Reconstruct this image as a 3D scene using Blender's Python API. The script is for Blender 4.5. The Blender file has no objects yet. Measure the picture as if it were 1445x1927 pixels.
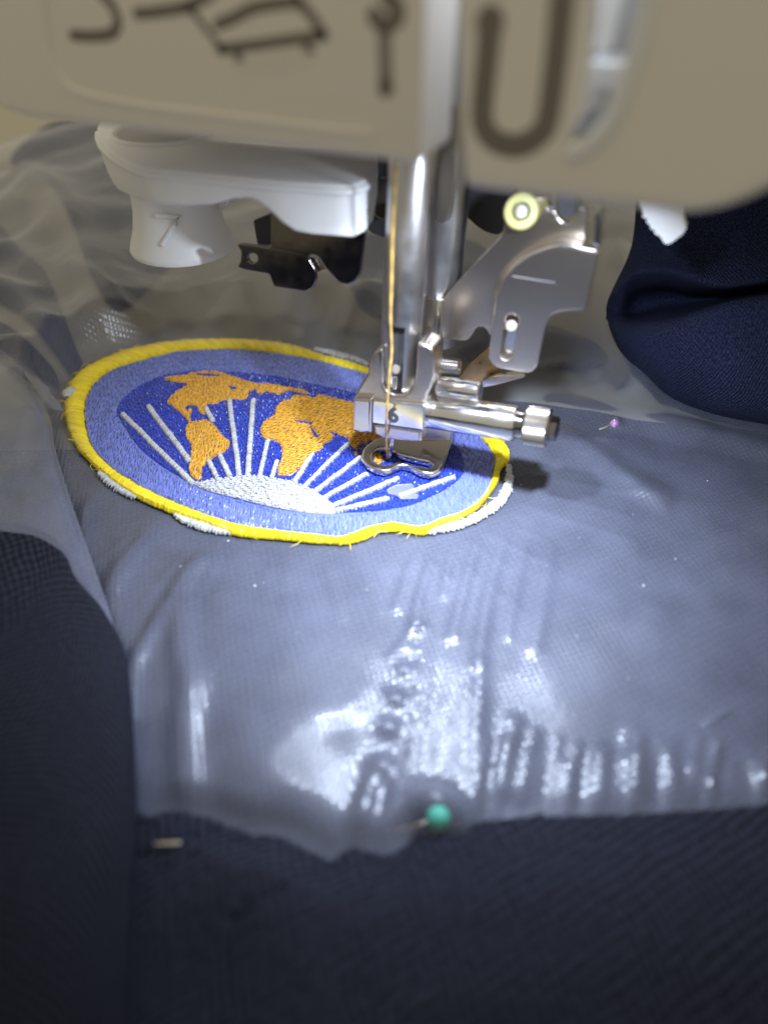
import bpy, bmesh, math, random
import numpy as np
from mathutils import Vector, Matrix
from mathutils.bvhtree import BVHTree

rnd = random.Random(7)
rng = np.random.default_rng(11)
R = math.radians
S = bpy.context.scene
COL = S.collection

# ------------------------------------------------------------------ camera
# 1 unit = 1 cm.  X runs along the sewing machine's arm, Y away from the sewer.
F, CX, CY = 1276.0, 722.5, 963.5            # focal length and centre in photo pixels
PITCH, YAW = R(42), R(23)
FWD = Vector((-math.sin(YAW) * math.cos(PITCH), math.cos(YAW) * math.cos(PITCH), -math.sin(PITCH)))
RGT = Vector((math.cos(YAW), math.sin(YAW), 0))
UPV = RGT.cross(FWD)


def ray(px, py):
    return FWD + RGT * ((px - CX) / F) + UPV * ((CY - py) / F)


CAM = Vector((0, 0, 0.12)) - ray(730, 862) * 14.0
cd = bpy.data.cameras.new('camera')
cam = bpy.data.objects.new('camera', cd)
COL.objects.link(cam)
cam.matrix_world = Matrix((RGT, UPV, -FWD)).transposed().to_4x4()
cam.location = CAM
cd.sensor_fit = 'VERTICAL'
cd.sensor_height = 24
cd.lens = 24 * F / 1927
cd.clip_start, cd.clip_end = 0.1, 2000
cd.dof.use_dof = True
cd.dof.focus_distance = 14.1
cd.dof.aperture_fstop = 0.055
S.camera = cam

# ------------------------------------------------------------------ light
w = bpy.data.worlds.new('World')
S.world = w
w.use_nodes = True
bg = w.node_tree.nodes['Background']
bg.inputs[0].default_value = (1.0, 0.925, 0.75, 1)
bg.inputs[1].default_value = 0.41


def area(name, loc, aim, size, power, col, size_y=None):
    l = bpy.data.lights.new(name, 'AREA')
    l.energy, l.color, l.size = power, col, size
    if size_y:
        l.shape, l.size_y = 'RECTANGLE', size_y
    else:
        l.shape = 'DISK'
    o = bpy.data.objects.new(name, l)
    COL.objects.link(o)
    o.location = loc
    o.rotation_euler = (Vector(aim) - Vector(loc)).to_track_quat('-Z', 'Y').to_euler()
    return o


for p_, q_, e_, sp_ in (((1.0, -2.5, 6.5), (1.4, -2.6, 0), 470, 122), ((3.5, -2.1, 6.3), (1.9, -1.4, 0), 680, 140), ((2.7, -2.3, 9.6), (2.6, -2.2, 0), 45, 178)):
    led = area('machine_led', p_, q_, 0.45, e_, (0.71, 0.81, 1.0))
    led.data.spread = R(sp_)
area('room_lamp', (-38, 22, 46), (-2, 0, 0), 60, 3200, (1.0, 0.90, 0.68))

S.render.engine = 'CYCLES'
S.cycles.use_denoising = True
S.cycles.max_bounces = 10
S.cycles.transparent_max_bounces = 16
S.cycles.sample_clamp_indirect = 6
S.view_settings.view_transform = 'Standard'
S.view_settings.look = 'None'
S.view_settings.exposure = 0.12
S.view_settings.gamma = 1


# ------------------------------------------------------------------ pixel -> place
def onZ(q, z):
    d = ray(*q)
    return CAM + d * ((z - CAM.z) / d.z)


def onY(q, y):
    d = ray(*q)
    return CAM + d * ((y - CAM.y) / d.y)


def onP(q, p, n):
    d = ray(*q)
    return CAM + d * ((Vector(p) - CAM).dot(n) / d.dot(n))


def proj(p):
    v = Vector(p) - CAM
    d = v.dot(FWD)
    return CX + F * v.dot(RGT) / d, CY - F * v.dot(UPV) / d, d


# ------------------------------------------------------------------ materials
def mat(name, col, rough=0.5, metal=0.0, spec=0.5, bump=None, var=None, coat=0, sheen=0, aniso=0):
    """bump=(scale, strength, distance, stretch xyz) ; var=(scale, amount)"""
    m = bpy.data.materials.new(name)
    m.use_nodes = True
    nt = m.node_tree
    b = nt.nodes['Principled BSDF']
    b.inputs['Base Color'].default_value = (*col, 1)
    b.inputs['Roughness'].default_value = rough
    b.inputs['Metallic'].default_value = metal
    b.inputs['Specular IOR Level'].default_value = spec
    b.inputs['Coat Weight'].default_value = coat
    b.inputs['Sheen Weight'].default_value = sheen
    b.inputs['Anisotropic'].default_value = aniso
    tc = nt.nodes.new('ShaderNodeTexCoord')
    if bump:
        mp = nt.nodes.new('ShaderNodeMapping')
        mp.inputs['Scale'].default_value = bump[3] if len(bump) > 3 else (1, 1, 1)
        nt.links.new(tc.outputs['Object'], mp.inputs[0])
        n = nt.nodes.new('ShaderNodeTexNoise')
        n.inputs['Scale'].default_value = bump[0]
        n.inputs['Detail'].default_value = 4
        nt.links.new(mp.outputs[0], n.inputs['Vector'])
        bp = nt.nodes.new('ShaderNodeBump')
        bp.inputs['Strength'].default_value = bump[1]
        bp.inputs['Distance'].default_value = bump[2]
        nt.links.new(n.outputs[0], bp.inputs['Height'])
        nt.links.new(bp.outputs[0], b.inputs['Normal'])
    if var:
        n = nt.nodes.new('ShaderNodeTexNoise')
        n.inputs['Scale'].default_value = var[0]
        n.inputs['Detail'].default_value = 5
        nt.links.new(tc.outputs['Object'], n.inputs['Vector'])
        mr = nt.nodes.new('ShaderNodeMapRange')
        mr.inputs[1].default_value, mr.inputs[2].default_value = 0.3, 0.7
        mr.inputs[3].default_value = max(0.03, rough - var[1])
        mr.inputs[4].default_value = rough + var[1]
        nt.links.new(n.outputs[0], mr.inputs[0])
        nt.links.new(mr.outputs[0], b.inputs['Roughness'])
    return m


def thread_mat(name, col, rough=0.38, jitter=0.28, sheen=0.2):
    m = mat(name, col, rough, spec=0.7, sheen=sheen)
    nt = m.node_tree
    b = nt.nodes['Principled BSDF']
    a = nt.nodes.new('ShaderNodeAttribute')
    a.attribute_name = 'tone'
    mr = nt.nodes.new('ShaderNodeMapRange')
    mr.inputs[3].default_value, mr.inputs[4].default_value = 1 - jitter, 1 + jitter * 0.6
    nt.links.new(a.outputs['Fac'], mr.inputs[0])
    mx = nt.nodes.new('ShaderNodeVectorMath')
    mx.operation = 'SCALE'
    mx.inputs[0].default_value = col
    nt.links.new(mr.outputs[0], mx.inputs['Scale'])
    nt.links.new(mx.outputs[0], b.inputs['Base Color'])
    return m


def knit_mat(name, col, cell, strength, dist, cell_shade=0.28):
    m = mat(name, col, 0.9, spec=0.08, sheen=0.02)
    nt = m.node_tree
    b = nt.nodes['Principled BSDF']
    tc = nt.nodes.new('ShaderNodeTexCoord')
    sep = nt.nodes.new('ShaderNodeSeparateXYZ')
    wob = nt.nodes.new('ShaderNodeTexNoise')
    wob.inputs['Scale'].default_value = 1.3
    nt.links.new(tc.outputs['UV'], wob.inputs['Vector'])
    add = nt.nodes.new('ShaderNodeVectorMath')
    add.operation = 'MULTIPLY_ADD'
    add.inputs[1].default_value = (0.16, 0.16, 0)
    nt.links.new(wob.outputs['Color'], add.inputs[0])
    nt.links.new(tc.outputs['UV'], add.inputs[2])
    nt.links.new(add.outputs[0], sep.inputs[0])

    def sine(out, k, ph=0.0):
        mu = nt.nodes.new('ShaderNodeMath')
        mu.operation = 'MULTIPLY_ADD'
        mu.inputs[1].default_value, mu.inputs[2].default_value = k, ph
        nt.links.new(out, mu.inputs[0])
        si = nt.nodes.new('ShaderNodeMath')
        si.operation = 'SINE'
        nt.links.new(mu.outputs[0], si.inputs[0])
        return si.outputs[0]
    k = 2 * math.pi / cell
    su, sv = sine(sep.outputs[0], k), sine(sep.outputs[1], k * 0.8)
    pr = nt.nodes.new('ShaderNodeMath')
    pr.operation = 'MULTIPLY'
    nt.links.new(su, pr.inputs[0])
    nt.links.new(sv, pr.inputs[1])
    fz = nt.nodes.new('ShaderNodeTexNoise')
    fz.inputs['Scale'].default_value = 2.6 / cell
    fz.inputs['Detail'].default_value = 6
    fz.inputs['Roughness'].default_value = 0.7
    nt.links.new(tc.outputs['UV'], fz.inputs['Vector'])
    sm = nt.nodes.new('ShaderNodeMath')
    sm.operation = 'MULTIPLY_ADD'
    sm.inputs[1].default_value = 1.6
    nt.links.new(fz.outputs[0], sm.inputs[0])
    nt.links.new(pr.outputs[0], sm.inputs[2])
    bp = nt.nodes.new('ShaderNodeBump')
    bp.inputs['Strength'].default_value = strength
    bp.inputs['Distance'].default_value = dist
    nt.links.new(sm.outputs[0], bp.inputs['Height'])
    nt.links.new(bp.outputs[0], b.inputs['Normal'])
    # yarn melange, plus the knit's relief shading painted in cell by cell
    fc = nt.nodes.new('ShaderNodeTexNoise')
    fc.inputs['Scale'].default_value = 1.4 / cell
    fc.inputs['Detail'].default_value = 6
    nt.links.new(tc.outputs['UV'], fc.inputs['Vector'])
    rp = nt.nodes.new('ShaderNodeValToRGB')
    rp.color_ramp.elements[0].position, rp.color_ramp.elements[1].position = 0.3, 0.72
    rp.color_ramp.elements[0].color = (*[c * 0.45 for c in col], 1)
    rp.color_ramp.elements[1].color = (*[c * 1.7 for c in col], 1)
    yr = nt.nodes.new('ShaderNodeMath')
    yr.operation = 'MULTIPLY_ADD'
    yr.inputs[1].default_value = cell_shade
    nt.links.new(pr.outputs[0], yr.inputs[0])
    nt.links.new(fc.outputs[0], yr.inputs[2])
    nt.links.new(yr.outputs[0], rp.inputs[0])
    nt.links.new(rp.outputs[0], b.inputs['Base Color'])
    return m


def film_mat(name, haze, emboss):
    m = bpy.data.materials.new(name)
    m.use_nodes = True
    nt = m.node_tree
    nt.nodes.clear()
    N = nt.nodes.new
    L = nt.links.new
    out = N('ShaderNodeOutputMaterial')
    tc = N('ShaderNodeTexCoord')
    sep = N('ShaderNodeSeparateXYZ')
    L(tc.outputs['UV'], sep.inputs[0])

    def lin(a, b_, c):
        m1 = N('ShaderNodeMath'); m1.operation = 'MULTIPLY_ADD'
        m1.inputs[1].default_value = a
        L(sep.outputs[0], m1.inputs[0])
        m2 = N('ShaderNodeMath'); m2.operation = 'MULTIPLY_ADD'
        m2.inputs[1].default_value, m2.inputs[2].default_value = b_, c
        L(sep.outputs[1], m2.inputs[0])
        L(m2.outputs[0], m1.inputs[2])
        s = N('ShaderNodeMath'); s.operation = 'SINE'
        L(m1.outputs[0], s.inputs[0])
        return s.outputs[0]
    k = 2 * math.pi / 0.088
    s1, s2 = lin(k * 0.80, k * 0.60, 0), lin(-k * 0.62, k * 0.78, 0.7)
    pr = N('ShaderNodeMath'); pr.operation = 'ADD'
    L(s1, pr.inputs[0]); L(s2, pr.inputs[1])
    nz = N('ShaderNodeTexNoise')
    nz.inputs['Scale'].default_value = 0.9
    nz.inputs['Detail'].default_value = 5
    L(tc.outputs['UV'], nz.inputs['Vector'])
    bp = N('ShaderNodeBump')
    bp.inputs['Strength'].default_value = emboss
    bp.inputs['Distance'].default_value = 0.004
    # the embossing is pressed unevenly: strong in patches, almost gone elsewhere
    pz_ = N('ShaderNodeTexNoise')
    pz_.inputs['Scale'].default_value = 0.55
    pz_.inputs['Detail'].default_value = 3
    L(tc.outputs['UV'], pz_.inputs['Vector'])
    pm = N('ShaderNodeMapRange')
    pm.inputs[1].default_value, pm.inputs[2].default_value = 0.40, 0.62
    pm.inputs[3].default_value, pm.inputs[4].default_value = 0.45, 1.0
    L(pz_.outputs[0], pm.inputs[0])
    pmul = N('ShaderNodeMath'); pmul.operation = 'MULTIPLY'
    L(pr.outputs[0], pmul.inputs[0]); L(pm.outputs[0], pmul.inputs[1])
    L(pmul.outputs[0], bp.inputs['Height'])
    bp2 = N('ShaderNodeBump')
    bp2.inputs['Strength'].default_value = 0.55
    bp2.inputs['Distance'].default_value = 0.035
    L(nz.outputs[0], bp2.inputs['Height'])
    L(bp2.outputs[0], bp.inputs['Normal'])
    tr = N('ShaderNodeBsdfTransparent')
    tr.inputs[0].default_value = (0.86, 0.86, 0.84, 1)
    df = N('ShaderNodeBsdfDiffuse')
    df.inputs[0].default_value = (0.62, 0.67, 0.92, 1)
    tl = N('ShaderNodeBsdfTranslucent')
    tl.inputs[0].default_value = (0.75, 0.76, 0.76, 1)
    for n in (df, tl):
        L(bp.outputs[0], n.inputs['Normal'])
    m1 = N('ShaderNodeMixShader'); m1.inputs[0].default_value = 0.3
    L(df.outputs[0], m1.inputs[1]); L(tl.outputs[0], m1.inputs[2])
    m2 = N('ShaderNodeMixShader')
    hz = N('ShaderNodeMapRange')
    hz.inputs[1].default_value, hz.inputs[2].default_value = 0.3, 0.7
    hz.inputs[3].default_value, hz.inputs[4].default_value = haze * 0.8, haze * 1.2
    L(nz.outputs[0], hz.inputs[0])
    L(hz.outputs[0], m2.inputs[0])
    L(tr.outputs[0], m2.inputs[1]); L(m1.outputs[0], m2.inputs[2])
    gl = N('ShaderNodeBsdfGlossy')
    gl.inputs['Roughness'].default_value = 0.16
    L(bp.outputs[0], gl.inputs['Normal'])
    g2 = N('ShaderNodeBsdfGlossy')
    g2.inputs['Roughness'].default_value = 0.42
    L(bp.outputs[0], g2.inputs['Normal'])
    gm = N('ShaderNodeMixShader'); gm.inputs[0].default_value = 0.58
    L(gl.outputs[0], gm.inputs[1]); L(g2.outputs[0], gm.inputs[2])
    fr = N('ShaderNodeFresnel')
    fr.inputs[0].default_value = 1.53
    m3 = N('ShaderNodeMixShader')
    L(fr.outputs[0], m3.inputs[0])
    L(m2.outputs[0], m3.inputs[1]); L(gm.outputs[0], m3.inputs[2])
    L(m3.outputs[0], out.inputs[0])
    return m


M = dict(
    shell=mat('beige_plastic', (0.84, 0.785, 0.70), 0.5, bump=(26, 0.10, 0.02)),
    print=mat('grey_print', (0.20, 0.175, 0.14), 0.6),
    ink=mat('dark_ink', (0.05, 0.05, 0.05), 0.5),
    print2=mat('pale_grey_print', (0.30, 0.27, 0.23), 0.6),
    white=mat('white_plastic', (0.82, 0.82, 0.79), 0.42, bump=(30, 0.05, 0.02)),
    inner=mat('dark_plastic', (0.035, 0.034, 0.036), 0.5),
    innergrey=mat('grey_inner_plastic', (0.34, 0.33, 0.31), 0.5),
    bed=mat('cream_tabletop', (0.42, 0.385, 0.27), 0.5, bump=(6, 0.05, 0.02)),
    nickel=mat('brushed_nickel', (0.58, 0.52, 0.455), 0.27, 1.0, bump=(10, 0.03, 0.004, (5, 5, 0.4))),
    chrome=mat('polished_steel', (0.74, 0.73, 0.72), 0.17, 1.0, var=(4, 0.04)),
    satin=mat('satin_steel', (0.50, 0.49, 0.49), 0.33, 1.0, var=(3, 0.05)),
    steel=mat('worn_steel', (0.60, 0.56, 0.51), 0.25, 1.0, bump=(40, 0.03, 0.002)),
    dark=mat('dark_mirror_steel', (0.24, 0.225, 0.225), 0.14, 1.0, var=(5, 0.05)),
    clear=mat('clear_lens_plastic', (0.62, 0.63, 0.55), 0.08, spec=0.6, coat=0.5),
    amber=mat('amber_steel', (0.42, 0.28, 0.12), 0.35, 1.0, var=(8, 0.1)),
    washer=mat('olive_rubber', (0.36, 0.34, 0.09), 0.45),
    navy=knit_mat('navy_pique', (0.0185, 0.0205, 0.034), 0.15, 1.0, 0.045, 0.42),
    navyfine=knit_mat('navy_brushed_knit_lit', (0.029, 0.037, 0.088), 0.075, 1.0, 0.03, 0.07),  # base colour brightened to stand in for LED light on the sleeve
    film=film_mat('embossed_film', 0.175, 0.5),
    flap=film_mat('hazy_film', 0.19, 0.15),
    goldthread=thread_mat('gold_thread', (0.40, 0.24, 0.045), 0.4),
    yellow=thread_mat('yellow_thread', (0.90, 0.70, 0.002), 0.33, 0.22),
    whitet=thread_mat('white_thread', (0.53, 0.53, 0.52), 0.34, 0.26),
    ring=thread_mat('periwinkle_thread', (0.16, 0.205, 0.56), 0.30, 0.26),
    field=thread_mat('royal_blue_thread', (0.014, 0.042, 0.42), 0.28, 0.4),
    gold=thread_mat('amber_thread', (0.74, 0.37, 0.012), 0.38, 0.25),
    scrap=film_mat('clear_scrap', 0.14, 0.2),
    teal=mat('teal_glass', (0.05, 0.60, 0.45), 0.45, coat=0.0),
    pink=mat('pink_glass', (0.75, 0.22, 0.60), 0.2, coat=0.6),
    pin=mat('pale_pin_steel', (0.85, 0.80, 0.66), 0.3, 1.0),
)


# ------------------------------------------------------------------ object helpers
def thing(name, label, cat, loc=(0, 0, 0), group=None):
    o = bpy.data.objects.new(name, None)
    o.empty_display_size = 0.3
    COL.objects.link(o)
    o.location = loc
    o['label'], o['category'] = label, cat
    if group:
        o['group'] = group
    return o


def tag(o, label, cat, group=None):
    o['label'], o['category'] = label, cat
    if group:
        o['group'] = group
    return o


def wloc(o):
    p = Vector((0, 0, 0))
    while o is not None:
        p += o.location
        o = o.parent
    return p


def link(name, me, m, parent=None, smooth=True, label=None, loc=None):
    """mesh given in world coordinates; origin moved to loc / the parent"""
    o = bpy.data.objects.new(name, me)
    COL.objects.link(o)
    if m is not None and not me.materials:
        me.materials.append(m)
    base = wloc(parent) if parent else Vector((0, 0, 0))
    org = Vector(loc) if loc else (Vector((0, 0, 0)) if not parent else base)
    if parent:
        o.parent = parent
    me.transform(Matrix.Translation(-(Vector(loc) if loc else base)))
    if loc:
        o.location = Vector(loc) - base
    if smooth:
        me.shade_smooth()
        try:
            me.set_sharp_from_angle(angle=R(42))
        except Exception:
            pass
    if label:
        o['label'] = label
    return o


def fillet(pts, r, n=5):
    """round the corners of a closed 2D polygon"""
    out = []
    L = len(pts)
    for i in range(L):
        p0, p, p1 = (np.array(pts[(i + k) % L], float) for k in (-1, 0, 1))
        a, b = p0 - p, p1 - p
        la, lb = np.linalg.norm(a), np.linalg.norm(b)
        if la < 1e-6 or lb < 1e-6:
            continue
        rr = min(r, la * 0.45, lb * 0.45)
        A, B = p + a / la * rr, p + b / lb * rr
        for k in range(n + 1):
            t = k / n
            out.append(tuple((1 - t) ** 2 * A + 2 * t * (1 - t) * p + t * t * B))
    return out


def smooth_open(pts, n=8):
    """Catmull-Rom through points (any dimension)"""
    P = [np.array(p, float) for p in pts]
    P = [2 * P[0] - P[1]] + P + [2 * P[-1] - P[-2]]
    out = []
    for i in range(1, len(P) - 2):
        for k in range(n):
            t = k / n
            a, b, c, d = P[i - 1:i + 3]
            out.append(0.5 * (2 * b + (c - a) * t + (2 * a - 5 * b + 4 * c - d) * t * t + (3 * b - a - 3 * c + d) * t ** 3))
    out.append(P[-2])
    return out


def smooth_closed(pts, n=6):
    P = [np.array(p, float) for p in pts]
    L = len(P)
    out = []
    for i in range(L):
        a, b, c, d = P[i - 1], P[i], P[(i + 1) % L], P[(i + 2) % L]
        for k in range(n):
            t = k / n
            out.append(0.5 * (2 * b + (c - a) * t + (2 * a - 5 * b + 4 * c - d) * t * t + (3 * b - a - 3 * c + d) * t ** 3))
    return out


def plate_mesh(name, outline, holes, frame, thick, bevel=0.02, bres=2):
    """flat plate: 2D outline in frame (origin,u,v,n); the front face lies at origin plane, body goes to -n"""
    c = bpy.data.curves.new(name, 'CURVE')
    c.dimensions = '2D'
    c.fill_mode = 'BOTH'
    for loop in [outline] + list(holes):
        s = c.splines.new('POLY')
        s.points.add(len(loop) - 1)
        for p, q in zip(s.points, loop):
            p.co = (q[0], q[1], 0, 1)
        s.use_cyclic_u = True
    bevel = min(bevel, thick * 0.49)
    c.extrude = thick / 2 - bevel
    c.bevel_depth = bevel
    c.bevel_resolution = bres
    c.offset = -bevel
    to = bpy.data.objects.new(name, c)
    COL.objects.link(to)
    dg = bpy.context.evaluated_depsgraph_get()
    me = bpy.data.meshes.new_from_object(to.evaluated_get(dg))
    bpy.data.objects.remove(to)
    bpy.data.curves.remove(c)
    bm = bmesh.new()
    bm.from_mesh(me)
    bmesh.ops.remove_doubles(bm, verts=bm.verts, dist=1e-5)
    bm.to_mesh(me)
    bm.free()
    org, u, v, n = frame
    mx = Matrix((u, v, n)).transposed().to_4x4()
    mx.translation = Vector(org) - Vector(n) * (thick / 2)
    me.transform(mx)
    me.materials.clear()
    return me


X_, Y_, Z_ = Vector((1, 0, 0)), Vector((0, 1, 0)), Vector((0, 0, 1))


def weighted(o):
    o.data.shade_smooth()
    md = o.modifiers.new('flat_faces', 'WEIGHTED_NORMAL')
    md.weight = 100
    md.keep_sharp = False
    return o


def plateY(name, px, y, thick, m, parent, r=0.05, holes=(), bevel=0.02, hr=0.03, label=None, n=5):
    """upright plate facing the sewer: photo outline set at its own depth y"""
    c = lambda P: [(onY(q, y).x, onY(q, y).z) for q in P]
    me = plate_mesh(name, fillet(c(px), r, n), [fillet(c(h), hr, n) for h in holes], ((0, y, 0), X_, Z_, -Y_), thick, bevel)
    return weighted(link(name, me, m, parent, label=label))


def plateZ(name, px, z, thick, m, parent, r=0.05, holes=(), bevel=0.02, hr=0.03, label=None, world=False):
    c = (lambda P: P) if world else (lambda P: [tuple(onZ(q, z))[:2] for q in P])
    me = plate_mesh(name, fillet(c(px), r), [fillet(c(h), hr) for h in holes], ((0, 0, z), X_, Y_, Z_), thick, bevel)
    return weighted(link(name, me, m, parent, label=label))


def lathe_mesh(name, p0, p1, prof, seg=40):
    """prof = [(t along p0->p1, radius)]"""
    p0, p1 = Vector(p0), Vector(p1)
    ax = p1 - p0
    q = ax.to_track_quat('Z', 'Y')
    a, b = q @ X_, q @ Y_
    vs, fs = [], []
    for t, r in prof:
        c = p0 + ax * t
        for k in range(seg):
            th = 2 * math.pi * k / seg
            vs.append(c + a * (math.cos(th) * r) + b * (math.sin(th) * r))
    for i in range(len(prof) - 1):
        for k in range(seg):
            k2 = (k + 1) % seg
            fs.append((i * seg + k, i * seg + k2, (i + 1) * seg + k2, (i + 1) * seg + k))
    fs.append(tuple(range(seg))[::-1])
    fs.append(tuple((len(prof) - 1) * seg + k for k in range(seg)))
    me = bpy.data.meshes.new(name)
    me.from_pydata([tuple(v) for v in vs], [], fs)
    return me


def lathe(name, p0, p1, prof, m, parent=None, seg=40, label=None):
    return link(name, lathe_mesh(name, p0, p1, prof, seg), m, parent, label=label)


def rod(name, p0, p1, r, m, parent=None, ch=0.03, seg=40, r1=None):
    L = (Vector(p1) - Vector(p0)).length
    e = min(0.3, ch / L)
    r1 = r1 or r
    return lathe(name, p0, p1, [(0, r - ch), (e * 0.3, r - ch * 0.3), (e, r), (1 - e, r1), (1 - e * 0.3, r1 - ch * 0.3), (1, r1 - ch)], m, parent, seg)


def tube_mesh(name, pts, r, seg=10, rfun=None):
    pts = [Vector(p) for p in pts]
    vs, fs = [], []
    up = Vector((0.13, 0.21, 0.97))
    n = len(pts)
    for i, p in enumerate(pts):
        t = (pts[min(i + 1, n - 1)] - pts[max(i - 1, 0)]).normalized()
        a = t.cross(up).normalized()
        b = a.cross(t)
        rr = r if rfun is None else r * rfun(i / (n - 1))
        for k in range(seg):
            th = 2 * math.pi * k / seg
            vs.append(tuple(p + a * (math.cos(th) * rr) + b * (math.sin(th) * rr)))
    for i in range(n - 1):
        for k in range(seg):
            k2 = (k + 1) % seg
            fs.append((i * seg + k, i * seg + k2, (i + 1) * seg + k2, (i + 1) * seg + k))
    fs.append(tuple(range(seg))[::-1])
    fs.append(tuple((n - 1) * seg + k for k in range(seg)))
    me = bpy.data.meshes.new(name)
    me.from_pydata(vs, [], fs)
    return me


def box(name, lo, hi, m, parent=None, bevel=0.03, rot=None, label=None):
    bm = bmesh.new()
    bmesh.ops.create_cube(bm, size=1)
    lo, hi = Vector(lo), Vector(hi)
    for v in bm.verts:
        v.co = Vector(((hi.x - lo.x) * v.co.x, (hi.y - lo.y) * v.co.y, (hi.z - lo.z) * v.co.z))
    bmesh.ops.bevel(bm, geom=bm.edges[:], offset=bevel, segments=3, profile=0.5, affect='EDGES')
    if rot:
        bmesh.ops.rotate(bm, verts=bm.verts, cent=(0, 0, 0), matrix=rot)
    bmesh.ops.translate(bm, verts=bm.verts, vec=(lo + hi) / 2)
    me = bpy.data.meshes.new(name)
    bm.to_mesh(me)
    bm.free()
    return link(name, me, m, parent, label=label)


def ribbon(name, pts2, width, frame, m, parent, thick=0.012, closed=False):
    """flat print: a stroke of even width in a frame, round ends"""
    P = [np.array(p, float) for p in (smooth_open(pts2, 6) if len(pts2) > 2 else pts2)]
    Lf, Rt = [], []
    n = len(P)
    for i in range(n):
        t = P[min(i + 1, n - 1)] - P[max(i - 1, 0)]
        t /= np.linalg.norm(t) + 1e-9
        nn = np.array((-t[1], t[0]))
        Lf.append(P[i] + nn * width / 2)
        Rt.append(P[i] - nn * width / 2)

    def cap(c, t):
        a0 = math.atan2(t[1], t[0])
        return [c + np.array((math.cos(a0 + math.pi / 2 - math.pi * k / 6), math.sin(a0 + math.pi / 2 - math.pi * k / 6))) * width / 2 for k in range(1, 6)]
    te = P[-1] - P[-2]
    ts = P[0] - P[1]
    loop = Lf + cap(P[-1], te) + Rt[::-1] + cap(P[0], ts)
    me = plate_mesh(name, [tuple(q) for q in loop], [], frame, thick, 0.003, 0)
    return link(name, me, m, parent)


def vnoise(x, y, seed=0):
    """smooth lattice noise, -1..1"""
    xi, yi = np.floor(x).astype(int), np.floor(y).astype(int)
    fx, fy = x - xi, y - yi
    fx, fy = fx * fx * (3 - 2 * fx), fy * fy * (3 - 2 * fy)

    def h(a, b):
        v = np.sin(a * 127.1 + b * 311.7 + seed * 74.7) * 43758.5453
        return (v - np.floor(v)) * 2 - 1
    return ((h(xi, yi) * (1 - fx) + h(xi + 1, yi) * fx) * (1 - fy) + (h(xi, yi + 1) * (1 - fx) + h(xi + 1, yi + 1) * fx) * fy)


def segdist(x, y, poly):
    """distance to a polyline and how far along it (0..1)"""
    best = np.full(x.shape, 1e9)
    al = np.zeros(x.shape)
    n = len(poly) - 1
    for i in range(n):
        ax, ay = poly[i][0], poly[i][1]
        bx, by = poly[i + 1][0], poly[i + 1][1]
        dx, dy = bx - ax, by - ay
        t = np.clip(((x - ax) * dx + (y - ay) * dy) / (dx * dx + dy * dy + 1e-12), 0, 1)
        d = np.hypot(x - ax - t * dx, y - ay - t * dy)
        k = d < best
        best = np.where(k, d, best)
        al = np.where(k, (i + t) / n, al)
    return best, al


def inside(x, y, poly):
    r = np.zeros(np.shape(x), bool)
    j = len(poly) - 1
    for i in range(len(poly)):
        xi, yi, xj, yj = poly[i][0], poly[i][1], poly[j][0], poly[j][1]
        c = ((yi > y) != (yj > y)) & (x < (xj - xi) * (y - yi) / (yj - yi + 1e-15) + xi)
        r ^= c
        j = i
    return r


def grid_mesh(name, P, uv=None):
    """P: (rows, cols, 3) array"""
    h, w_, _ = P.shape
    idx = np.arange(h * w_).reshape(h, w_)
    f = np.stack([idx[:-1, :-1], idx[:-1, 1:], idx[1:, 1:], idx[1:, :-1]], -1).reshape(-1, 4)
    me = bpy.data.meshes.new(name)
    me.vertices.add(h * w_)
    me.vertices.foreach_set('co', P.reshape(-1).astype(np.float32))
    me.loops.add(f.size)
    me.loops.foreach_set('vertex_index', f.reshape(-1).astype(np.int32))
    me.polygons.add(len(f))
    me.polygons.foreach_set('loop_start', np.arange(0, f.size, 4, dtype=np.int32))
    me.polygons.foreach_set('loop_total', np.full(len(f), 4, np.int32))
    if uv is None:
        du = np.linalg.norm(np.diff(P, axis=1), axis=2).mean(0)
        dv = np.linalg.norm(np.diff(P, axis=0), axis=2).mean(1)
        U = np.concatenate([[0], np.cumsum(du)])[None, :].repeat(h, 0)
        V = np.concatenate([[0], np.cumsum(dv)])[:, None].repeat(w_, 1)
        uv = np.stack([U, V], -1)
    l = me.uv_layers.new(name='UVMap')
    l.data.foreach_set('uv', uv.reshape(-1, 2)[f.reshape(-1)].reshape(-1).astype(np.float32))
    me.update()
    me.validate()
    return me


def control_surface(ctrl, nu=14, nv=14):
    """ctrl: rows of equal-length lists of 3D points -> dense (rows, cols, 3) array"""
    rows = [np.array(smooth_open([tuple(p) for p in r], nu)) for r in ctrl]
    cols = [np.array(smooth_open([r[i] for r in rows], nv)) for i in range(len(rows[0]))]
    return np.stack(cols, 1)


# ================================================================== SETTING
tb = plate_mesh('tabletop', [(-150, -60), (120, -60), (120, 160), (-150, 160)], [], ((0, 0, -0.16), X_, Y_, Z_), 2.0, 0.1)
o = link('tabletop', tb, M['bed'])
o['kind'] = 'structure'
o['label'] = 'cream machine bed and table under the film and shirt'


# ================================================================== GARMENT
shirt = thing('shirt', 'dark navy knit shirt bunched around the film and the patch', 'shirt', (2, -7, 0))

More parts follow.
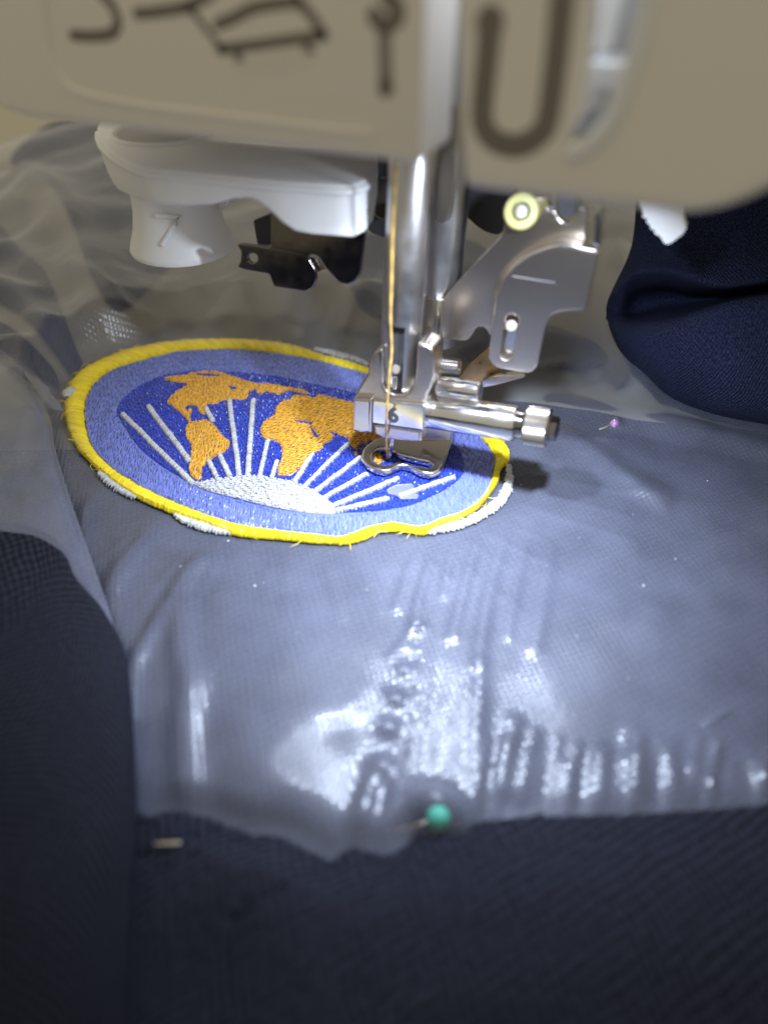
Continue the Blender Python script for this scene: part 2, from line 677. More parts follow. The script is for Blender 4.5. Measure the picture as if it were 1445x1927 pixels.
# --- base panel: lies flat beneath the film
back_px = [(-400, 860), (-150, 850), (0, 845), (130, 842), (300, 835), (600, 800), (800, 770), (960, 752), (1100, 768), (1200, 786), (1330, 800), (1445, 806), (1700, 815)]
back = np.array([tuple(onZ(q, 0))[:2] for q in back_px])
bk = np.array(smooth_open(back, 14))
fx = np.linspace(-9, 14, len(bk))
fr_ = np.stack([bk[:, 0] * 0.5 + fx * 0.5, np.full(len(bk), -9.6)], -1)
tt = np.linspace(0, 1, 130)[:, None, None]
G = bk[None] * (1 - tt) + fr_[None] * tt
gx, gy = G[..., 0], G[..., 1]
gz = -0.05 + 0.02 * vnoise(gx * 1.1, gy * 1.1, 3)
link('under_panel', grid_mesh('under_panel', np.stack([gx, gy, gz], -1), G), M['navy'], shirt)

# --- folds of the shirt behind the patch, seen dimly through the film
def pillow(name, px, z0, h, m, parent, step=0.09):
    poly = smooth_closed([tuple(onZ(q, z0))[:2] for q in px], 5)
    P = np.array(poly)
    c = P.mean(0)
    K = 14
    t = np.linspace(1, 0.02, K)[:, None, None]
    Q = c + (np.concatenate([P, P[:1]])[None] - c) * t
    z = z0 + h * np.sqrt(np.clip(1 - t[..., 0] ** 2, 0, 1)) * (1 + 0.3 * vnoise(Q[..., 0] * 1.3, Q[..., 1] * 1.3, 5))
    return link(name, grid_mesh(name, np.concatenate([Q, z[..., None]], -1), Q), m, parent)


pillow('back_fold', [(20, 298), (90, 236), (180, 222), (330, 250), (420, 330), (400, 430), (330, 490), (290, 530), (232, 580), (196, 560), (165, 500), (140, 430), (112, 365), (70, 318)], -0.06, 0.28, M['navy'], shirt)
pillow('back_fold', [(-90, 395), (0, 425), (40, 470), (78, 500), (108, 560), (138, 640), (162, 705), (140, 712), (100, 660), (55, 605), (0, 570), (-90, 520)], -0.06, 0.3, M['navy'], shirt)
pillow('back_fold', [(-60, 590), (0, 605), (50, 640), (98, 690), (112, 728), (80, 712), (40, 680), (-60, 645)], -0.06, 0.25, M['navy'], shirt)
pillow('back_fold', [(860, 640), (960, 610), (1040, 620), (1100, 640), (1142, 668), (1130, 690), (1060, 694), (980, 690), (900, 690)], -0.06, 0.35, M['navyfine'], shirt)
pillow('back_fold', [(228, 905), (260, 930), (236, 985), (205, 1040), (168, 1010), (150, 965), (180, 930)], -0.055, 0.07, M['navy'], shirt)
pillow('back_fold', [(640, 470), (700, 440), (880, 450), (930, 500), (900, 560), (800, 600), (700, 590), (660, 540)], -0.06, 0.2, M['navyfine'], shirt)

# --- front panel: cut edge lies over the film's near edge and rises towards the sewer
edge_px = [(215, 1512), (248, 1552), (262, 1562), (285, 1540), (315, 1531), (350, 1532), (390, 1545), (425, 1566), (435, 1560), (470, 1578), (490, 1585), (500, 1574),
           (520, 1578), (570, 1600), (625, 1630), (642, 1633), (660, 1600), (690, 1606), (728, 1618), (742, 1615), (760, 1598), (782, 1578), (830, 1577), (878, 1576),
           (892, 1553), (930, 1547), (985, 1542), (1018, 1534), (1024, 1542), (1100, 1541), (1191, 1538), (1300, 1532), (1400, 1524), (1445, 1516), (1560, 1502), (1700, 1480)]
EZ = 0.13
edge = [tuple(onZ(q, EZ))[:2] for q in edge_px]
dense = []
for a, b in zip(edge[:-1], edge[1:]):
    a, b = np.array(a), np.array(b)
    n = max(2, int(np.linalg.norm(b - a) / 0.05))
    dense += [a + (b - a) * k / n for k in range(n)]
dense.append(np.array(edge[-1]))
E_ = np.array(dense)
E_[:, 1] += 0.02 * vnoise(E_[:, 0] * 9, E_[:, 1] * 9, 8)
nx = len(E_)
far = np.stack([np.linspace(-9, 18, nx), np.linspace(-13.5, -13.5, nx)], -1)
tt = (np.linspace(0, 1, 170) ** 1.5)[:, None, None]
G = E_[None] * (1 - tt) + far[None] * tt
gx, gy = G[..., 0], G[..., 1]
dE, _ = segdist(gx, gy, edge[::2] + [edge[-1]])
gz = EZ + 0.06 * (1 - np.exp(-dE / 0.25)) + 0.14 * np.clip(dE, 0, 5) ** 1.15
def wl(pxs, z): return [tuple(onZ(q, z))[:2] for q in pxs]
for line, wd, hh in (([(470, 1650), (540, 1740), (575, 1850), (585, 1990)], 0.75, 0.35), 
                     ([(700, 1740), (1000, 1690), (1500, 1660)], 0.5, 0.12), ([(800, 1900), (1200, 1810), (1500, 1790)], 0.5, 0.15)):
    d, al = segdist(gx, gy, wl(line, 0.6))
    gz += hh * np.exp(-(d / wd) ** 2) * np.clip(dE / 0.5, 0, 1)
gz += 0.05 * vnoise(gx * 0.9, gy * 0.9, 2) * np.clip(dE, 0, 1)
fp = link('front_panel', grid_mesh('front_panel', np.stack([gx, gy, gz], -1), G), M['navy'], shirt)
md = fp.modifiers.new('cloth_thickness', 'SOLIDIFY')
md.thickness, md.offset = 0.06, -1

# --- left fold, rising towards the sewer
def pz(px, py, z): return tuple(onZ((px, py), z))
ctrl = [
    [pz(-160, 1000, 0.3), pz(-40, 1012, 0.22), pz(48, 1020, 0.18), pz(98, 1050, 0.16), pz(128, 1100, 0.14), pz(180, 1175, 0.12), pz(212, 1240, 0.12), pz(228, 1350, 0.14), pz(236, 1480, 0.16), pz(236, 1560, 0.2), pz(225, 1700, 0.3), pz(220, 2000, 0.4)],
    [pz(-160, 965, 0.62), pz(-40, 978, 0.52), pz(58, 1000, 0.45), pz(112, 1032, 0.42), pz(142, 1090, 0.38), pz(192, 1162, 0.36), pz(226, 1232, 0.36), pz(241, 1350, 0.4), pz(247, 1480, 0.45), pz(246, 1570, 0.5), pz(232, 1700, 0.6), pz(228, 2000, 0.7)],
    [pz(-200, 1040, 1.1), pz(-80, 1050, 0.95), pz(20, 1060, 0.85), pz(80, 1095, 0.8), pz(112, 1140, 0.75), pz(160, 1200, 0.7), pz(196, 1262, 0.7), pz(212, 1370, 0.75), pz(218, 1490, 0.8), pz(212, 1590, 0.9), pz(198, 1720, 1.0), pz(190, 2000, 1.1)],
    [pz(-240, 1150, 1.5), pz(-140, 1160, 1.4), pz(-50, 1170, 1.3), pz(20, 1190, 1.2), pz(60, 1220, 1.15), pz(100, 1270, 1.1), pz(130, 1320, 1.1), pz(145, 1410, 1.15), pz(148, 1520, 1.2), pz(140, 1630, 1.3), pz(125, 1760, 1.4), pz(110, 2000, 1.5)],
    [pz(-420, 1300, 2.1), pz(-320, 1310, 2.0), pz(-240, 1320, 1.9), pz(-180, 1340, 1.8), pz(-130, 1360, 1.75), pz(-90, 1400, 1.7), pz(-60, 1450, 1.7), pz(-40, 1520, 1.75), pz(-40, 1620, 1.8), pz(-50, 1720, 1.9), pz(-60, 1840, 2.0), pz(-80, 2100, 2.1)],
]
P = control_surface(ctrl, 9, 16)
P[..., 2] += 0.03 * vnoise(P[..., 0] * 1.4, P[..., 1] * 1.4, 4)
o = link('side_fold', grid_mesh('side_fold', P), M['navy'], shirt)
md = o.modifiers.new('cloth_thickness', 'SOLIDIFY'); md.thickness = 0.07

# --- bunched part to the right of the needle
def py_(px, py, y): return tuple(onY((px, py), y))
r1_ = [(1181, 690), (1205, 716), (1232, 741), (1270, 762), (1325, 783), (1400, 803), (1560, 830)]
c0 = [onZ(q, 0.02).y for q in r1_]
def row(pxs, dy):
    d = dy if isinstance(dy, (list, tuple)) else [dy] * 7
    return [py_(x, y, c0[i] + d[i]) for i, (x, y) in enumerate(pxs)]
ctrl = [
    row([(1192, 684), (1210, 705), (1236, 728), (1270, 752), (1320, 772), (1400, 794), (1560, 816)], 0.5),
    row(r1_, 0.0),
    row([(1155, 645), (1178, 672), (1215, 702), (1262, 722), (1330, 742), (1410, 758), (1560, 776)], -0.5),
    row([(1144, 605), (1166, 634), (1200, 655), (1252, 668), (1325, 676), (1405, 676), (1560, 668)], -0.6),
    row([(1141, 588), (1162, 606), (1192, 616), (1250, 608), (1315, 594), (1395, 575), (1560, 545)], -0.25),
    row([(1141, 583), (1166, 596), (1194, 602), (1250, 592), (1315, 580), (1392, 566), (1560, 530)], [-.2, .1, .6, .7, .7, .6, .5]),
    row([(1141, 578), (1168, 588), (1196, 588), (1252, 575), (1312, 567), (1388, 559), (1560, 524)], [-.15, .35, 1.7, 2, 2, 1.8, 1.5]),
    row([(1142, 574), (1170, 578), (1196, 560), (1250, 548), (1312, 553), (1386, 553), (1560, 518)], [-.1, .35, 1.7, 2, 2, 1.8, 1.5]),
    row([(1143, 568), (1168, 558), (1192, 536), (1246, 532), (1306, 543), (1382, 547), (1560, 512)], [-.05, .15, .7, .8, .8, .8, .8]),
    row([(1146, 558), (1164, 538), (1188, 518), (1246, 512), (1304, 526), (1380, 538), (1560, 500)], [.1, .1, .2, .25, .3, .3, .3]),
    row([(1158, 530), (1172, 512), (1190, 496), (1246, 490), (1310, 497), (1390, 505), (1560, 470)], 0.6),
    row([(1180, 480), (1184, 465), (1194, 450), (1246, 444), (1316, 446), (1396, 446), (1560, 420)], 1.1),
    row([(1190, 420), (1194, 410), (1200, 395), (1250, 386), (1320, 386), (1400, 380), (1560, 350)], 1.3),
    row([(1196, 340), (1199, 325), (1204, 312), (1250, 302), (1320, 302), (1400, 292), (1560, 270)], 1.5),
]
P = control_surface(ctrl, 16, 9)
P += 0.05 * np.stack([vnoise(P[..., 0] * 1.2 + 9, P[..., 2] * 1.5, 21), vnoise(P[..., 0] * 1.2, P[..., 2] * 1.5, 22), vnoise(P[..., 0], P[..., 2] * 1.5, 23)], -1)
o = link('bunched_sleeve', grid_mesh('bunched_sleeve', P), M['navyfine'], shirt)
md = o.modifiers.new('cloth_thickness', 'SOLIDIFY'); md.thickness = 0.08

# ================================================================== FILM
# patch outline in the photograph: outer and inner edge of its yellow border
pairs = [((120, 772), (160, 775)), ((124, 745), (165, 745)), ((134, 712), (183, 716)), ((162, 688), (216, 693)), ((224, 658), (266, 677)), ((299, 643), (333, 660)), ((366, 636), (391, 656)),
         ((432, 635), (453, 656)), ((494, 638), (515, 662)), ((557, 648), (560, 669)), ((600, 664), (598, 676)), ((650, 676), (645, 689)), ((690, 690), (681, 699)), ((760, 714), (745, 724)),
         ((830, 747), (800, 752)), ((890, 782), (855, 785)), ((940, 815), (899, 817)), ((957, 840), (918, 838)), ((959, 863), (930, 861)), ((943, 882), (928, 884)), ((938, 903), (922, 908)),
         ((922, 928), (910, 930)), ((900, 953), (888, 953)), ((866, 973), (860, 966)), ((835, 984), (830, 974)), ((800, 1002), (797, 988)), ((775, 1000), (772, 987)), ((750, 996), (741, 982)),
         ((715, 998), (712, 986)), ((690, 1010), (688, 991)), ((665, 1018), (660, 1002)), ((640, 1020), (636, 1009)), ((598, 1018), (598, 1005)), ((550, 1014), (550, 1000)), ((500, 1010), (500, 993)),
         ((440, 1003), (450, 985)), ((385, 983), (395, 969)), ((325, 964), (335, 945)), ((258, 934), (278, 920)), ((205, 899), (224, 888)), ((154, 853), (187, 857)), ((129, 812), (168, 826))]

film = thing('stabilizer_film', 'cloudy embossed plastic film creased over the navy shirt around the patch', 'plastic film', (0, 0, 0.05))
xs = np.concatenate([np.arange(-25, -10, 0.14), np.arange(-10, 13.01, 0.06)])
ys = np.concatenate([np.arange(-8.6, 7, 0.06), np.arange(7, 23, 0.15)])
gx, gy = np.meshgrid(xs, ys)
gz = 0.035 + 0.016 * vnoise(gx * 0.6, gy * 0.6, 1) + 0.004 * vnoise(gx * 2.1, gy * 2.1, 12)
back_w = np.clip((gy - 3.0) / 3.0, 0, 1) + np.clip((-gx - 7) / 2, 0, 1)
gz += np.clip(back_w, 0, 1) * (0.5 + 0.18 * vnoise(gx * 0.55, gy * 0.35, 6) + 0.02 * vnoise(gx * 1.6, gy * 0.9, 7))
ridges = [  # photo line, width cm, height cm
    ([(787, 1023), (746, 1146)], 0.09, 0.05), ([(822, 1017), (787, 1134), (775, 1190)], 0.09, 0.06), ([(851, 1017), (834, 1122)], 0.08, 0.05),
    ([(898, 1017), (875, 1099), (850, 1200)], 0.10, 0.06), ([(945, 1020), (916, 1134), (898, 1251)], 0.12, 0.07), ([(1033, 1030), (1021, 1134), (1005, 1220)], 0.14, 0.06),
    ([(990, 1020), (968, 1120), (955, 1200)], 0.08, 0.04),
    ([(802, 1186), (786, 1330), (770, 1485), (762, 1560)], 0.10, 0.035), ([(904, 1250), (896, 1385), (884, 1560)], 0.10, 0.05),
    ([(700, 1480), (672, 1580)], 0.12, 0.10), ([(748, 1480), (728, 1600)], 0.12, 0.10), ([(800, 1160), (770, 1200), (740, 1240)], 0.10, 0.04),
    ([(966, 1360), (951, 1485)], 0.13, 0.08), ([(1003, 1380), (985, 1500)], 0.10, 0.05), ([(1135, 1420), (1128, 1522)], 0.13, 0.09), ([(1199, 1385), (1195, 1515)], 0.14, 0.11),
    ([(1249, 1400), (1275, 1515)], 0.16, 0.09), ([(1300, 1440), (1360, 1515)], 0.14, 0.08), ([(1430, 1440), (1442, 1525)], 0.14, 0.14), ([(1060, 1440), (1060, 1530)], 0.1, 0.04),
    ([(1330, 1362), (1372, 1338)], 0.05, 0.06),
    ([(426, 1015), (352, 1088), (345, 1212), (359, 1300), (350, 1388), (359, 1530)], 0.22, 0.13), ([(327, 1120), (263, 1254), (249, 1353)], 0.13, 0.07), ([(300, 1150), (240, 1290), (235, 1420)], 0.1, 0.04), ([(230, 1020), (215, 1120), (250, 1240)], 0.2, 0.06),
    ([(400, 1535), (470, 1500), (560, 1505), (640, 1545), (720, 1590)], 0.5, 0.12), ([(500, 1420), (620, 1370), (690, 1340)], 0.5, 0.06),
    ([(310, 960), (250, 1050), (215, 1110)], 0.2, 0.12), ([(200, 905), (165, 960), (160, 1020)], 0.18, 0.10),
    ([(-60, 545), (40, 580), (100, 650), (135, 705)], 0.5, 0.5), ([(60, 330), (130, 430), (190, 560), (210, 650)], 0.9, 0.7), ([(0, 470), (60, 500), (95, 570)], 0.5, 0.3),
    ([(-40, 690), (40, 690), (110, 740)], 0.25, 0.3), ([(690, 545), (660, 600), (625, 655)], 0.4, 0.25), ([(560, 560), (545, 600), (530, 635)], 0.4, 0.2), ([(440, 545), (430, 600), (420, 630)], 0.5, 0.22),
    ([(300, 560), (270, 620), (240, 650)], 0.6, 0.10),
    ([(960, 790), (1080, 830), (1240, 930)], 0.30, 0.14), ([(1140, 880), (1240, 950)], 0.2, 0.10), ([(1050, 760), (1250, 800), (1445, 850)], 0.3, 0.12), ([(1180, 1150), (1300, 1180)], 0.5, 0.08),
    ([(1150, 480), (1160, 560), (1180, 640), (1200, 720)], 0.5, 0.6),
]
def away(q, k):
    # a crease running on from the patch's edge, straight out from its middle
    return (q[0] + (q[0] - 540) * k, q[1] + (q[1] - 800) * k)


for i in range(46):
    q = pairs[(i * 11 + 5) % len(pairs)][0]
    q = (q[0] + rnd.uniform(-14, 14), q[1] + rnd.uniform(-6, 6))
    up_ = q[1] < 760
    k0, k1 = rnd.uniform(0.06, 0.14), rnd.uniform(0.35, 0.8) * (1.5 if up_ else 1)
    ridges.append(([away(q, k0), away(q, (k0 + k1) / 2), away(q, k1)], rnd.uniform(0.05, 0.09) * (4 if up_ else 1), rnd.uniform(0.010, 0.024) * (3.0 if up_ else 1)))
for i in range(16):
    x = 905 + i * 36 + rnd.uniform(-10, 10)
    ridges.append(([(x + 10, 1395 + rnd.uniform(-30, 30)), (x, 1450), (x - 8, 1530)], rnd.uniform(0.05, 0.09), rnd.uniform(0.02, 0.05)))
for line, wd, hh in ridges:
    L3 = smooth_open([tuple(onZ(q, 0.05 + (0.4 if min(p[1] for p in line) < 560 else 0)))[:2] for q in line], 4) if len(line) > 2 else [tuple(onZ(q, 0.05))[:2] for q in line]
    d, al = segdist(gx, gy, L3)
    gz += hh * np.exp(-(d / wd) ** 2) * (0.75 + 0.25 * np.cos((al - 0.5) * math.pi))
for q, rr, hh in (((761, 1262), .14, .075), ((746, 1318), .15, .08), ((732, 1374), .16, .085), ((720, 1447), .20, .11), ((788, 1175), .12, .07), ((774, 1222), .09, .04), ((1155, 797), .16, .18)):
    p = onZ(q, 0.08)
    gz += hh * np.exp(-(((gx - p.x) / rr) ** 2 + ((gy - p.y) / (rr * 0.8)) ** 2))
for q, rx, ry, hh in (((470, 1310), 1.9, 1.7, .20), ((850, 1400), .55, 1.6, .10), ((1180, 1190), 1.1, .8, .07)):
    p = onZ(q, 0.1)
    gz += hh * np.exp(-(((gx - p.x) / rx) ** 2 + ((gy - p.y) / ry) ** 2))
# where the shirt's front panel lies on it the film is pressed flat
fpoly = [tuple(p) for p in E_[::3]] + [(30, E_[-1][1]), (30, -14), (-12, -14), (-12, E_[0][1])]
dE, _ = segdist(gx, gy, [tuple(p) for p in E_[::4]])
ins = inside(gx, gy, fpoly)
k = np.where(ins, 0, np.clip(dE / 0.45, 0, 1))
gz = 0.02 + (gz - 0.02) * (k * k * (3 - 2 * k) * 0.75 + 0.25 * (~ins))
# pressed flat under the patch
pl_ = [tuple(onZ(p[0], 0.14))[:2] for p in pairs]
dP, _ = segdist(gx, gy, pl_ + pl_[:1])
k = np.where(inside(gx, gy, pl_), 0, np.clip((dP - 0.12) / 0.8, 0, 1))
k = k * k * (3 - 2 * k)
gz = 0.02 + (gz - 0.02) * k
p = onZ((822, 1536), 0.1)
gz += 0.42 * np.exp(-(np.hypot((gx - p.x) / .36, (gy - p.y) / .30) ** 2.6))
fm = link('main_sheet', grid_mesh('main_sheet', np.stack([gx, gy, gz], -1), np.stack([gx, gy], -1)), M['film'], film)
fm_tree = BVHTree.FromPolygons([v.co + Vector((0, 0, 0.05)) for v in fm.data.vertices], [tuple(p.vertices) for p in fm.data.polygons])
# loose flap at the left
ctrl = [
    [pz(38, 690, 0.45), pz(70, 735, 0.42), pz(96, 790, 0.36), pz(104, 842, 0.33), pz(137, 950, 0.30), pz(172, 1050, 0.26), pz(206, 1150, 0.22), pz(226, 1228, 0.16)],
    [pz(20, 690, 0.72), pz(54, 740, 0.68), pz(80, 797, 0.62), pz(84, 852, 0.60), pz(112, 955, 0.56), pz(146, 1060, 0.50), pz(182, 1160, 0.42), pz(208, 1240, 0.3)],
    [pz(-30, 680, 0.9), pz(0, 745, 0.85), pz(20, 806, 0.78), pz(16, 880, 0.72), pz(30, 980, 0.66), pz(70, 1090, 0.56), pz(120, 1190, 0.45), pz(160, 1260, 0.34)],
    [pz(-200, 660, 1.2), pz(-150, 740, 1.1), pz(-120, 800, 1.0), pz(-110, 890, 0.9), pz(-90, 1000, 0.75), pz(-40, 1110, 0.6), pz(20, 1220, 0.5), pz(80, 1290, 0.4)],
]
P = control_surface(ctrl, 12, 12)
P[..., 2] += 0.03 * vnoise(P[..., 0] * 2, P[..., 1] * 2, 31)
link('loose_flap', grid_mesh('loose_flap', P[::-1]), M['flap'], film)
ctrl = [[pz(-20, 640, 0.55), pz(38, 684, 0.5), pz(68, 706, 0.46), pz(96, 738, 0.4), pz(118, 765, 0.3)],
        [pz(-20, 655, 0.52), pz(36, 694, 0.56), pz(62, 720, 0.54), pz(92, 750, 0.46), pz(117, 768, 0.3)],
        [pz(-20, 670, 0.40), pz(34, 706, 0.42), pz(58, 738, 0.40), pz(88, 764, 0.38), pz(116, 772, 0.28)]]
P = control_surface(ctrl, 16, 10)
P[..., 2] += 0.07 * vnoise(P[..., 0] * 4.5, P[..., 1] * 4.5, 41) + 0.03 * vnoise(P[..., 0] * 11, P[..., 1] * 11, 42)
link('crumpled_edge', grid_mesh('crumpled_edge', P[::-1]), M['film'], film)

# ================================================================== PATCH
patch = thing('embroidered_patch', 'oval embroidered patch of gold world map on blue with white rays and yellow border', 'patch', (-2.3, 0.3, 0.06))
PZ = 0.14
def U(P, z=PZ):
    return [tuple(onZ(q, z))[:2] for q in P]


class Stitches:
    """collects thread strands (bent capsules) as one mesh with a random tone for each strand"""
    def __init__(self):
        self.v, self.f, self.t, self.n = [], [], [], 0

    def raw(self, V, Fc, tone):
        self.v.append(V); self.f += [tuple(i + self.n for i in f) for f in Fc]
        self.t.append(np.full(len(V), tone)); self.n += len(V)

    def strands(self, C, rad, flat=0.75):
        """C: (N, K, 3) centre lines, rad: (N,) radii"""
        C = np.asarray(C, float)
        Nn, K, _ = C.shape
        if Nn == 0:
            return
        d = C[:, -1] - C[:, 0]
        d[:, 2] = 0
        d /= np.linalg.norm(d, axis=1, keepdims=True) + 1e-9
        side = np.stack([-d[:, 1], d[:, 0], np.zeros(Nn)], -1)
        up = np.array((0, 0, 1.0))
        sd = 5
        V = np.zeros((Nn, K, sd, 3))
        rr = np.ones(K); rr[0] = rr[-1] = 0.55
        for s in range(sd):
            th = 2 * math.pi * s / sd + 0.3
            V[:, :, s] = C + (side[:, None] * math.cos(th) + up * (math.sin(th) * flat)) * (np.asarray(rad)[:, None] * rr[None])[..., None]
        base = self.n + np.arange(Nn)[:, None, None] * (K * sd)
        i = np.arange(K - 1)[None, :, None]
        s = np.arange(sd)[None, None, :]
        s2 = (s + 1) % sd
        Q = np.stack([base + i * sd + s, base + i * sd + s2, base + (i + 1) * sd + s2, base + (i + 1) * sd + s], -1).reshape(-1, 4)
        self.v.append(V.reshape(-1, 3))
        self.f += [tuple(q) for q in Q.tolist()]
        self.t.append(np.repeat(rng.random(Nn), K * sd))
        self.n += Nn * K * sd

    def fill(self, poly, z, direction, length, width, holes=(), jitter=0.12, lift=0.02, wav=0.0):
        """rows of stitches over a polygon"""
        P = np.array(poly)
        d = np.array(direction, float); d /= np.linalg.norm(d)
        nrm = np.array((-d[1], d[0]))
        a, b = P @ d, P @ nrm
        C, rad = [], []
        r = b.min()
        Ks = np.array((-0.5, -0.2, 0.2, 0.5))
        Z = np.array((-0.03, lift, lift, -0.03))
        starts = []
        while r < b.max():
            s = a.min() - rng.random() * length
            while s < a.max() + length:
                L = length * (0.75 + 0.5 * rng.random())
                starts.append((s, r + rng.normal() * width * 0.18, L))
                s += L * 0.96
            r += width * 0.86
        st = np.array(starts)
        ang = rng.normal(size=len(st)) * jitter
        dx = d[0] * np.cos(ang) - d[1] * np.sin(ang)
        dy = d[0] * np.sin(ang) + d[1] * np.cos(ang)
        mid = (st[:, 0] + st[:, 2] / 2)[:, None] * d + st[:, 1][:, None] * nrm
        T = np.linspace(-0.5, 0.5, 9)
        sx = mid[:, 0][:, None] + dx[:, None] * T * st[:, 2][:, None]
        sy = mid[:, 1][:, None] + dy[:, None] * T * st[:, 2][:, None]
        ok = inside(sx, sy, poly)
        for h in holes:
            ok &= ~inside(sx, sy, h)
        okc = ok.sum(1)
        for i in np.nonzero(okc >= 3)[0]:
            w_ = np.nonzero(ok[i])[0]
            # longest run
            runs = np.split(w_, np.nonzero(np.diff(w_) > 1)[0] + 1)
            run = max(runs, key=len)
            if len(run) < 3:
                continue
            x0, x1 = sx[i][run[0]], sx[i][run[-1]]
            y0, y1 = sy[i][run[0]], sy[i][run[-1]]
            t = Ks + 0.5
            zz = z + Z + rng.normal() * 0.006
            C.append(np.stack([x0 + (x1 - x0) * t, y0 + (y1 - y0) * t, zz], -1))
            rad.append(width * (0.5 + 0.12 * rng.random()))
        if C:
            self.strands(np.array(C), np.array(rad))

    def satin(self, A, B, z, height, spacing, width, slant=0.0, jit=0.03):
        """strands bridging two matched edges A -> B (dense arrays), arched"""
        A, B = np.array(A), np.array(B)
        s = np.concatenate([[0], np.cumsum(np.linalg.norm(np.diff((A + B) / 2, axis=0), axis=1))])
        n = int(s[-1] / spacing)
        q = np.linspace(0, s[-1], n) + rng.normal(size=n) * spacing * 0.25
        q2 = q + slant
        a = np.stack([np.interp(q, s, A[:, k]) for k in range(2)], -1)
        b = np.stack([np.interp(q2, s, B[:, k]) for k in range(2)], -1)
        off = rng.normal(size=(n, 1)) * jit
        off2 = rng.normal(size=(n, 1)) * jit
        dv = b - a
        a, b = a + dv * off, b + dv * off2
        t = np.array((0, 0.15, 0.5, 0.85, 1.0))
        zz = z + height * np.array((-0.6, 0.55, 1.0, 0.55, -0.6))
        C = a[:, None] + (b - a)[:, None] * t[None, :, None]
        C = np.concatenate([C, np.broadcast_to(zz, (n, 5))[..., None] + rng.normal(size=(n, 1, 1)) * 0.006], -1)
        self.strands(C, np.full(n, width / 2) * (0.9 + 0.25 * rng.random(n)))

    def base(self, poly, z, thick, holes=(), tone=0.25):
        me = plate_mesh('t', [tuple(p) for p in poly], [[tuple(p) for p in h] for h in holes], ((0, 0, z), X_, Y_, Z_), thick, 0.008, 0)
        self.raw(np.array([tuple(v.co) for v in me.vertices]), [tuple(p.vertices) for p in me.polygons], tone)
        bpy.data.meshes.remove(me)

    def build(self, name, m, parent, label=None):
        me = bpy.data.meshes.new(name)
        V = np.concatenate(self.v)
        me.from_pydata(V.tolist(), [], self.f)
        at = me.attributes.new('tone', 'FLOAT', 'POINT')
        at.data.foreach_set('value', np.concatenate(self.t).astype(np.float32))
        o = link(name, me, m, parent, label=label)
        return o


dense_pairs = smooth_closed([a + b for a, b in pairs], 6)
dense_pairs.append(dense_pairs[0])
OUT = U([(p[0], p[1]) for p in dense_pairs])
INN = U([(p[2], p[3]) for p in dense_pairs])
VDIR = (-math.sin(YAW), math.cos(YAW))

# yellow border
MID = np.array(OUT) * 0.5 + np.array(INN) * 0.5
EO, EI = MID + (np.array(OUT) - MID) * 0.88, MID + (np.array(INN) - MID) * 0.88
wob = 1 + 0.10 * vnoise(np.arange(len(EO)) * 0.7, np.zeros(len(EO)), 51)[:, None]
EO, EI = MID + (EO - MID) * wob, MID + (EI - MID) * wob
s = Stitches()
s.base([tuple(p) for p in EO[:-1]], 0.125, 0.07, [[tuple(p) for p in EI[:-1]]])
s.satin(EO, EI, 0.125, 0.055, 0.020, 0.032, slant=0.05)
s.satin(EO, EI, 0.122, 0.05, 0.030, 0.034, slant=0.02, jit=0.06)
s.satin(EO, EI, 0.118, 0.05, 0.05, 0.05, slant=-0.06)
o = s.build('border', M['yellow'], patch)

# white under-stitching showing outside the yellow
for line, hw in (([(188, 889), (222, 915), (256, 936)], 0.085), ([(330, 968), (365, 984), (400, 994), (438, 1002)], 0.085), ([(592, 656), (630, 664), (665, 674), (692, 686)], 0.10),
                 ([(957, 876), (957, 905), (949, 930), (929, 951), (899, 971), (868, 985), (836, 994), (806, 1000)], 0.095), ([(126, 746), (130, 738), (136, 730)], 0.13)):
    s = Stitches()
    knot = line[0][0] == 126
    c = np.array(smooth_open(U(line, 0.17 if knot else 0.09), 8))
    t = np.gradient(c, axis=0); t /= np.linalg.norm(t, axis=1, keepdims=True)
    nn = np.stack([-t[:, 1], t[:, 0]], -1)
    e = np.sin(np.linspace(0.25, math.pi - 0.25, len(c)))[:, None] ** 0.5
    zz = 0.168 if knot else 0.088
    s.satin(c + nn * hw * e, c - nn * hw * e, zz, 0.03, 0.022, 0.036, slant=0.03, jit=0.12)
    s.satin(c + nn * hw * e, c - nn * hw * e, zz, 0.025, 0.03, 0.036, slant=-0.05, jit=0.12)
    s.build('white_edging', M['whitet'], patch)

field_px = [(220, 774), (226, 758), (237, 745), (266, 724), (308, 706), (366, 697), (415, 697), (461, 700), (515, 706), (577, 719), (640, 732), (690, 745), (740, 764), (800, 797), (845, 829), (863, 844),
            (872, 867), (871, 888), (858, 905), (835, 921), (814, 931), (787, 944), (752, 954), (700, 961), (652, 963), (600, 966), (515, 955), (453, 940), (391, 923), (357, 907), (308, 878), (266, 845), (241, 812), (225, 786)]
FIELD = U([tuple(p) for p in smooth_closed(field_px, 4)])
sun_px = [(366, 910), (390, 904), (415, 901), (474, 895), (515, 900), (557, 909), (598, 928), (622, 946), (633, 962), (620, 966), (577, 964), (515, 954), (453, 939), (391, 923), (372, 915)]
SUN = U([tuple(p) for p in smooth_closed(sun_px, 4)])

s = Stitches()
s.base(INN[:-1], 0.118, 0.05, [FIELD])
s.fill(INN[:-1], 0.128, VDIR, 0.26, 0.030, [FIELD], jitter=0.10, lift=0.012)
s.build('ring', M['ring'], patch)

s = Stitches()
s.base(FIELD, 0.116, 0.05)
s.fill(FIELD, 0.124, (-0.30, 0.95), 0.14, 0.034, [SUN], jitter=0.3, lift=0.014)
s.build('sky_field', M['field'], patch)

s = Stitches()
s.base(SUN, 0.150, 0.05, tone=0.4)
s.fill(SUN, 0.158, (0.6, 0.8), 0.13, 0.034, jitter=0.5, lift=0.014)
s.build('sun', M['whitet'], patch)

